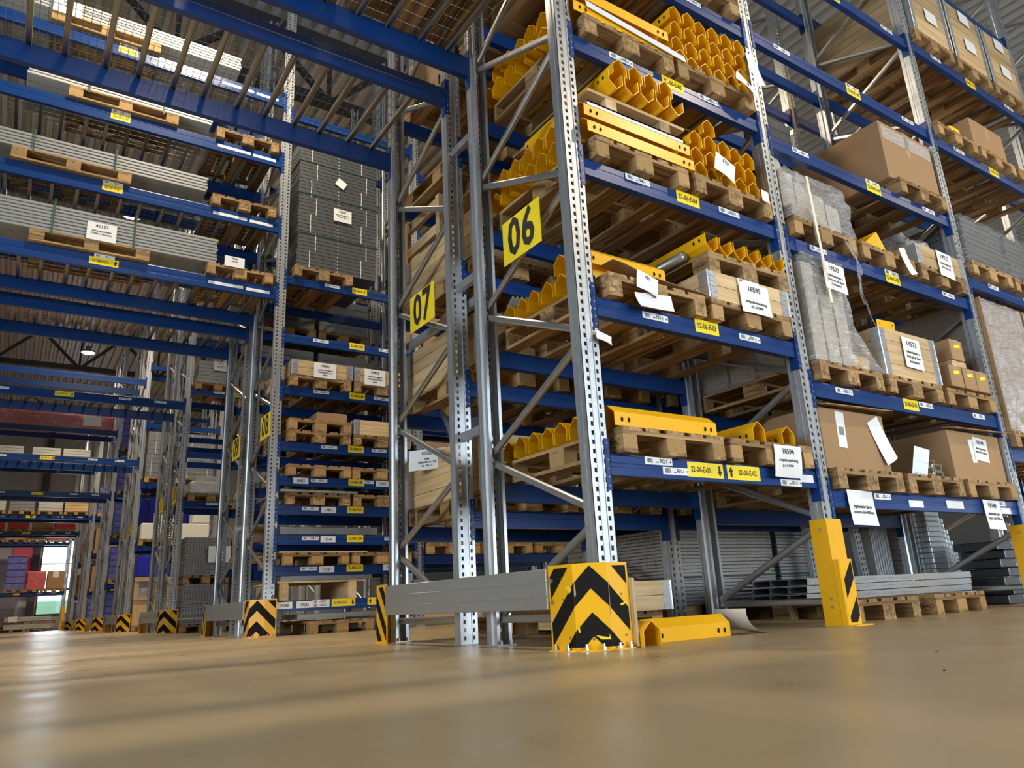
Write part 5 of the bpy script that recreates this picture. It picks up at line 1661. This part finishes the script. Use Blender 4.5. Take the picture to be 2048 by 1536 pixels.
# rear and zero-nine bridges: pallets
for n_, z in ((1, 5.3), (2, 6.3)):
    for i, x in enumerate((-2.8, -1.5)):
        pallet(x, PIT + D + G + 0.55, z, '%s pallet on the %s bridge level of rack zero-nine' % (('left', 'right')[i], ORD[n_ + 1]), 0, full=False)
# front bridge of racks zero-six and zero-seven
for i, x in enumerate((-0.55, -1.45, -2.35, -3.25)):
    pallet(x, FY, 4.237, '%s pallet on the front bridge deck overhead' % ('first', 'second', 'third', 'fourth')[i])
    if i < 3: carton(x, FY, 4.383, 0.74, 1.1, 0.4, '%s carton on the front bridge deck overhead' % ('first', 'second', 'third')[i])

# ================= rows ten and beyond
Y10 = 2 * PIT + FY
for i, x in enumerate((0.60, 1.455)):
    sd = ('left', 'right')[i]
    for q in range(2):
        z = 0.85 * q
        pallet(x, Y10, z, '%s %s pallet under film-wrapped mesh boxes, rack ten' % (sd, ('lower', 'upper')[q]), full=False)
        t = thing('wrapped_load', '%s %s film-wrapped grey mesh boxes at the foot of rack ten' % (sd, ('lower', 'upper')[q]), 'wrapped load', (x, Y10, z + 0.147))
        obj('goods', cached('mbox', lambda: (lambda q_: ([q_.box(-0.39, 0.39, -0.585, 0.585, 0.1 * w_, 0.1 * w_ + 0.09, 'panel_grey') for w_ in range(7)], [q_.box(-0.37 + 0.05 * a_, -0.345 + 0.05 * a_, -0.588, -0.585, 0.1 * w_ + 0.02, 0.1 * w_ + 0.07, 'dark_steel') for a_ in range(15) for w_ in range(7)], q_.mesh('goods'))[-1])(MB())), t)
        obj('stretch_film', cached('mwr', lambda: wrap_mesh(0.81, 1.2, 0.69, None, 12, 'stretch_film', 0.010, 10, 12)), t)
    z = Z10[2]
    pallet(x, Y10, z, '%s pallet under grey shelves high on rack ten' % sd, full=False)
    shelf_stack(x, Y10, z + 0.146, 0.78, 1.1, 0.075, 6 if i == 0 else 5, 'grey steel shelf in the %s stack high on rack ten' % sd, '%s stack of steel shelves high on rack ten' % sd, False)
    pallet(x, Y10, Z10[0], '%s pallet on the lowest shelf of rack ten' % sd, full=False)
paper('paper_label', None, 0.26, 0.19, ['10521', 'stk.veggplater,', '100kg - 8fb51 V'], (0.62, Y10 - 0.58, Z10[2] + 0.60), label='white sheet on the grey shelf stack high on rack ten')
paper('paper_label', None, 0.40, 0.30, ['19584'], (0.80, Y10 - 0.63, 1.52), label='white sheet on the film-wrapped mesh boxes of rack ten')
t = thing('wrapped_load', 'white film-wrapped bundle sagging over the lowest beam of rack ten', 'wrapped load', (0.5, Y10 - 0.05, Z10[0] + 0.147))
mb = MB(); mb.box(-0.28, 0.28, -0.5, 0.5, 0, 0.24, 'white_plastic'); obj('goods', mb.mesh('goods', 0.03), t)
obj('stretch_film', wrap_mesh(0.72, 1.2, 0.33, lambda tt: (1.0 - 0.3 * tt, 1.0, 0.1 * tt), 14, 'stretch_film_thick', 0.03, 10, 8), t)
Y12 = 3 * PIT + FY
for i, x in enumerate((0.58, 1.455)):
    sd = ('left', 'right')[i]
    pallet(x, Y12, 0, '%s floor pallet at the foot of rack twelve' % sd, full=False)
    mb = MB(); mb.box(-0.4, 0.4, -0.58, 0.58, 0, 0.58, 'pine_z'); tag(obj('plywood_crate', cached('plyc', lambda: mb.mesh('plywood_crate', 0.004)), None, (x, Y12, 0.147)), '%s closed plywood crate at the foot of rack twelve' % sd, 'crate')
    t = thing('slatted_crate', '%s slatted pine crate on the plywood crate, rack twelve' % sd, 'crate', (x, Y12, 0.735))
    def slc():
        q = MB()
        for xx in (-0.36, 0.0, 0.36): q.box(xx - 0.05, xx + 0.05, -0.6, -0.57, 0, 0.55, 'pine_z')
        for zz in (0.0, 0.45): q.box(-0.41, 0.41, -0.62, -0.6, zz, zz + 0.1, 'pine')
        for s_ in (-1, 1): q.box(s_ * 0.4 - 0.01, s_ * 0.4 + 0.01, -0.57, 0.57, 0, 0.55, 'pine_y')
        return q.mesh('crate_frame')
    obj('crate_frame', cached('slc', slc), t)
    obj('goods', cached('slg', lambda: (lambda q: (q.box(-0.37, 0.37, -0.56, 0.56, 0.02, 0.52, 'stretch_film_thick'), q.mesh('goods'))[-1])(MB())), t)
    z = 2.05
    pallet(x, Y12, z, '%s pallet under white blocks, rack twelve' % sd, full=False)
    mb = MB(); mb.box(-0.38, 0.38, -0.58, -0.1, 0, 0.42, 'white_plastic'); mb.box(-0.05, 0.38, -0.58, -0.1, 0.42, 0.75, 'white_plastic')
    tag(obj('white_block', cached('wblk', lambda: mb.mesh('white_block', 0.03)), None, (x, Y12, z + 0.147)), '%s white plastic block on the lowest shelf of rack twelve' % sd, 'plastic block')
    mb2 = MB(); mb2.box(-0.4, 0.4, 0.0, 0.58, 0, 1.1, 'blue_crate')
    for q in range(4): mb2.box(-0.4 + 0.25 * q, -0.37 + 0.25 * q, -0.015, 0.0, 0, 1.1, 'blue_crate')
    mb2.box(-0.41, 0.41, -0.02, 0.6, 0.7, 0.73, 'blue_crate')
    tag(obj('blue_crate', cached('bcr', lambda: mb2.mesh('blue_crate')), None, (x, Y12, z + 0.147)), '%s tall blue plastic crate behind the white block, rack twelve' % sd, 'crate')
    z = 3.65
    pallet(x, Y12, z, '%s pallet under grey shelves, rack twelve' % sd, full=False)
    shelf_stack(x, Y12, z + 0.146, 0.78, 1.1, 0.12, 10, 'grey steel shelf in the %s tall stack on rack twelve' % sd, '%s tall stack of steel shelves on rack twelve' % sd, True)
    mb3 = MB(); mb3.box(-0.39, 0.39, -0.56, 0.56, 0, 0.5, 'blue_crate'); tag(obj('blue_crate', cached('bcr2', lambda: mb3.mesh('blue_crate', 0.02)), None, (x, Y12, 1.30)), '%s low blue crate above the slatted crate, rack twelve' % sd, 'crate')
def bluewrap():
    q = MB()
    for w_ in range(5): q.box(-0.4, 0.4, -0.58, 0.58, 0.2 * w_, 0.2 * w_ + 0.17, 'blue_crate'); q.box(-0.41, 0.41, -0.6, 0.6, 0.2 * w_ + 0.17, 0.2 * w_ + 0.198, 'blue_crate')
    return q.mesh('crates')
for k in (4, 5, 6):
    yy = k * PIT + FY
    for n_, z in enumerate({4: (0, 1.4, 2.8, 4.2, 5.6), 5: (0, 1.4, 2.8, 4.2), 6: (0, 1.4, 2.8)}[k]):
        for i, x in enumerate((0.58, 1.455)):
            nm = '%s, %s tier, %s rack pair back' % (('left', 'right')[i], ORD[n_ + 1], ORD[k])
            pallet(x, yy, z, 'pallet ' + nm, full=False)
            if k == 4 or (n_ + i) % 3 == 0:
                t = thing('wrapped_crates', 'film-wrapped blue crates ' + nm, 'wrapped load', (x, yy, z + 0.147)); obj('crates', cached('bwr', bluewrap), t); obj('stretch_film', cached('bwf', lambda: wrap_mesh(0.82, 1.19, 1.01, None, 6, 'stretch_film', 0.012, 8, 10)), t)
            else: carton(x, yy, z + 0.146, 0.76, 1.1, 0.8, 'brown carton ' + nm, tape=False)
# loads on the far bridges
stock(-3.3, -0.12, 4 * PIT, 6.30, 6, 5, 0.082, 0.16, 'red wrapped long profile on the high far bridge', 'red long profiles on the far bridge', 'red_plastic')
t = thing('wrapped_load', 'clear film round the red long profiles on the high far bridge', 'plastic film', (-1.71, 4 * PIT + 0.48, 6.29)); obj('stretch_film', wrap_mesh(3.26, 1.02, 0.44, None, 15, 'loose_film', 0.01, 20, 5), t)
for i in range(3): pallet(-2.9 + 1.1 * i, 4 * PIT + 0.4, 6.155, 'x') if False else None
paper('paper_label', None, 0.5, 0.32, [], (-0.75, 4 * PIT - 0.08, 6.68), label='white sheet on the red long profiles of the far bridge')
for i in range(3):
    x = (-1.75, -0.75, 0.05 - 0.0)[i] if i < 2 else -2.95
    nm = ('left', 'right', 'far left')[i]
    pallet(x, 5 * PIT + 0.45, 6.15, '%s pallet under white boards, fifth pair bridge' % nm, PI / 2 if i == 2 else 0, full=False)
    for j in range(5):
        o = obj('white_board', cached('wbd', lambda: (lambda q: (q.box(-0.46, 0.46, -0.5, 0.5, 0.001, 0.09, 'white_profile'), q.mesh('white_board', 0.006))[-1])(MB())), None, (x, 5 * PIT + 0.45, 6.297 + 0.095 * j)); tag(o, 'pale board in the %s stack on the fifth pair bridge' % nm, 'board', '%s stack of pale boards on the far bridge' % nm)
for k, z in ((5, 4.232), (6, 4.221), (7, 4.301)):
    for i, x in enumerate((-3.2, -2.3, -1.4, -0.55)):
        nm = ('first', 'second', 'third', 'fourth')[i]
        pallet(x, k * PIT + 0.5, z, '%s pallet from the left on the bridge, %s pair back' % (nm, ORD[k]), full=False)
        mt = (('white_profile', 'panel_grey', 'white_profile', 'pine'), ('red_plastic', 'red_plastic', 'cardboard', 'red_plastic'), ('dark_steel', 'cardboard', 'dark_steel', 'red_plastic'))[k - 5][i]
        me = cached(('bbx', mt), lambda: (lambda q: ([q.box(-0.39, 0.39, -0.5, 0.5, 0.11 * w_, 0.11 * w_ + 0.1, mt) for w_ in range(4)], q.mesh('stacked_packs'))[-1])(MB()))
        tag(obj('stacked_packs', me, None, (x, k * PIT + 0.5, z + 0.147)), '%s load from the left on the bridge, %s pair back' % (nm, ORD[k]), 'load')
# last bridge, lower level: blue, red and carton loads before the window
yy = 7 * PIT + 0.5; z = 1.87
for i, (x, nm) in enumerate(((-2.12, 'blue wrapped crates'), (-1.28, 'red wrapped load'), (-0.42, 'brown carton'))): pallet(x, yy, z, 'pallet under the %s before the bright window' % nm, full=False)
t = thing('wrapped_crates', 'tall blue film-wrapped crates left of the bright window', 'wrapped load', (-2.12, yy, z + 0.147)); obj('crates', cached('bwr', bluewrap), t, (0, 0, 0)); t.scale = (1, 1, 1.6)
obj('stretch_film', cached('bwf', None), t)
t = thing('wrapped_load', 'red film-wrapped load left of the carton before the bright window', 'wrapped load', (-1.24, yy, z + 0.147)); mb = MB(); mb.box(-0.38, 0.38, -0.55, 0.55, 0, 0.78, 'red_plastic'); obj('goods', mb.mesh('goods', 0.03), t); obj('stretch_film', wrap_mesh(0.82, 1.16, 0.86, None, 16, 'red_film', 0.03, 8, 8), t)
c_ = carton(-0.40, yy, z + 0.146, 0.74, 1.1, 0.86, 'brown carton standing before the bright window')
obj('paper_label', sheet_mesh(0.26, 0.3), c_, (-0.02, -0.555, 0.84))
for j in range(2):
    for i, x in enumerate((-2.0, -0.78)): pallet(x, 7 * PIT + 0.5, 0.36 * j, '%s %s pallet under pale floor stock before the window wall' % (('left', 'right')[i], ('lower', 'upper')[j]), PI / 2, full=False)
    stock(-2.35, -0.30 - 0.1 * j, 7 * PIT + 0.1, 0.147 + 0.36 * j, 4, 3, 0.07, 0.18, 'pale long profile in the floor stock before the window wall', 'pale floor stock at the far end')
paper('paper_label', None, 0.36, 0.26, [], (-2.0, 7 * PIT + 0.05, 0.74), label='white sheet on the pale floor stock at the far end')
# small dark specks on the floor near the camera
mb = MB(); mb.box(-0.004, 0.004, -0.003, 0.003, 0, 0.003, 'ink'); sp_ = mb.mesh('crumb', 0.001)
for i, (x, y) in enumerate(((0.35, -1.42), (-0.22, -1.74))): tag(obj('crumb', sp_, None, (x, y, 0)), '%s dark crumb on the open floor' % ('right', 'left')[i], 'crumb')
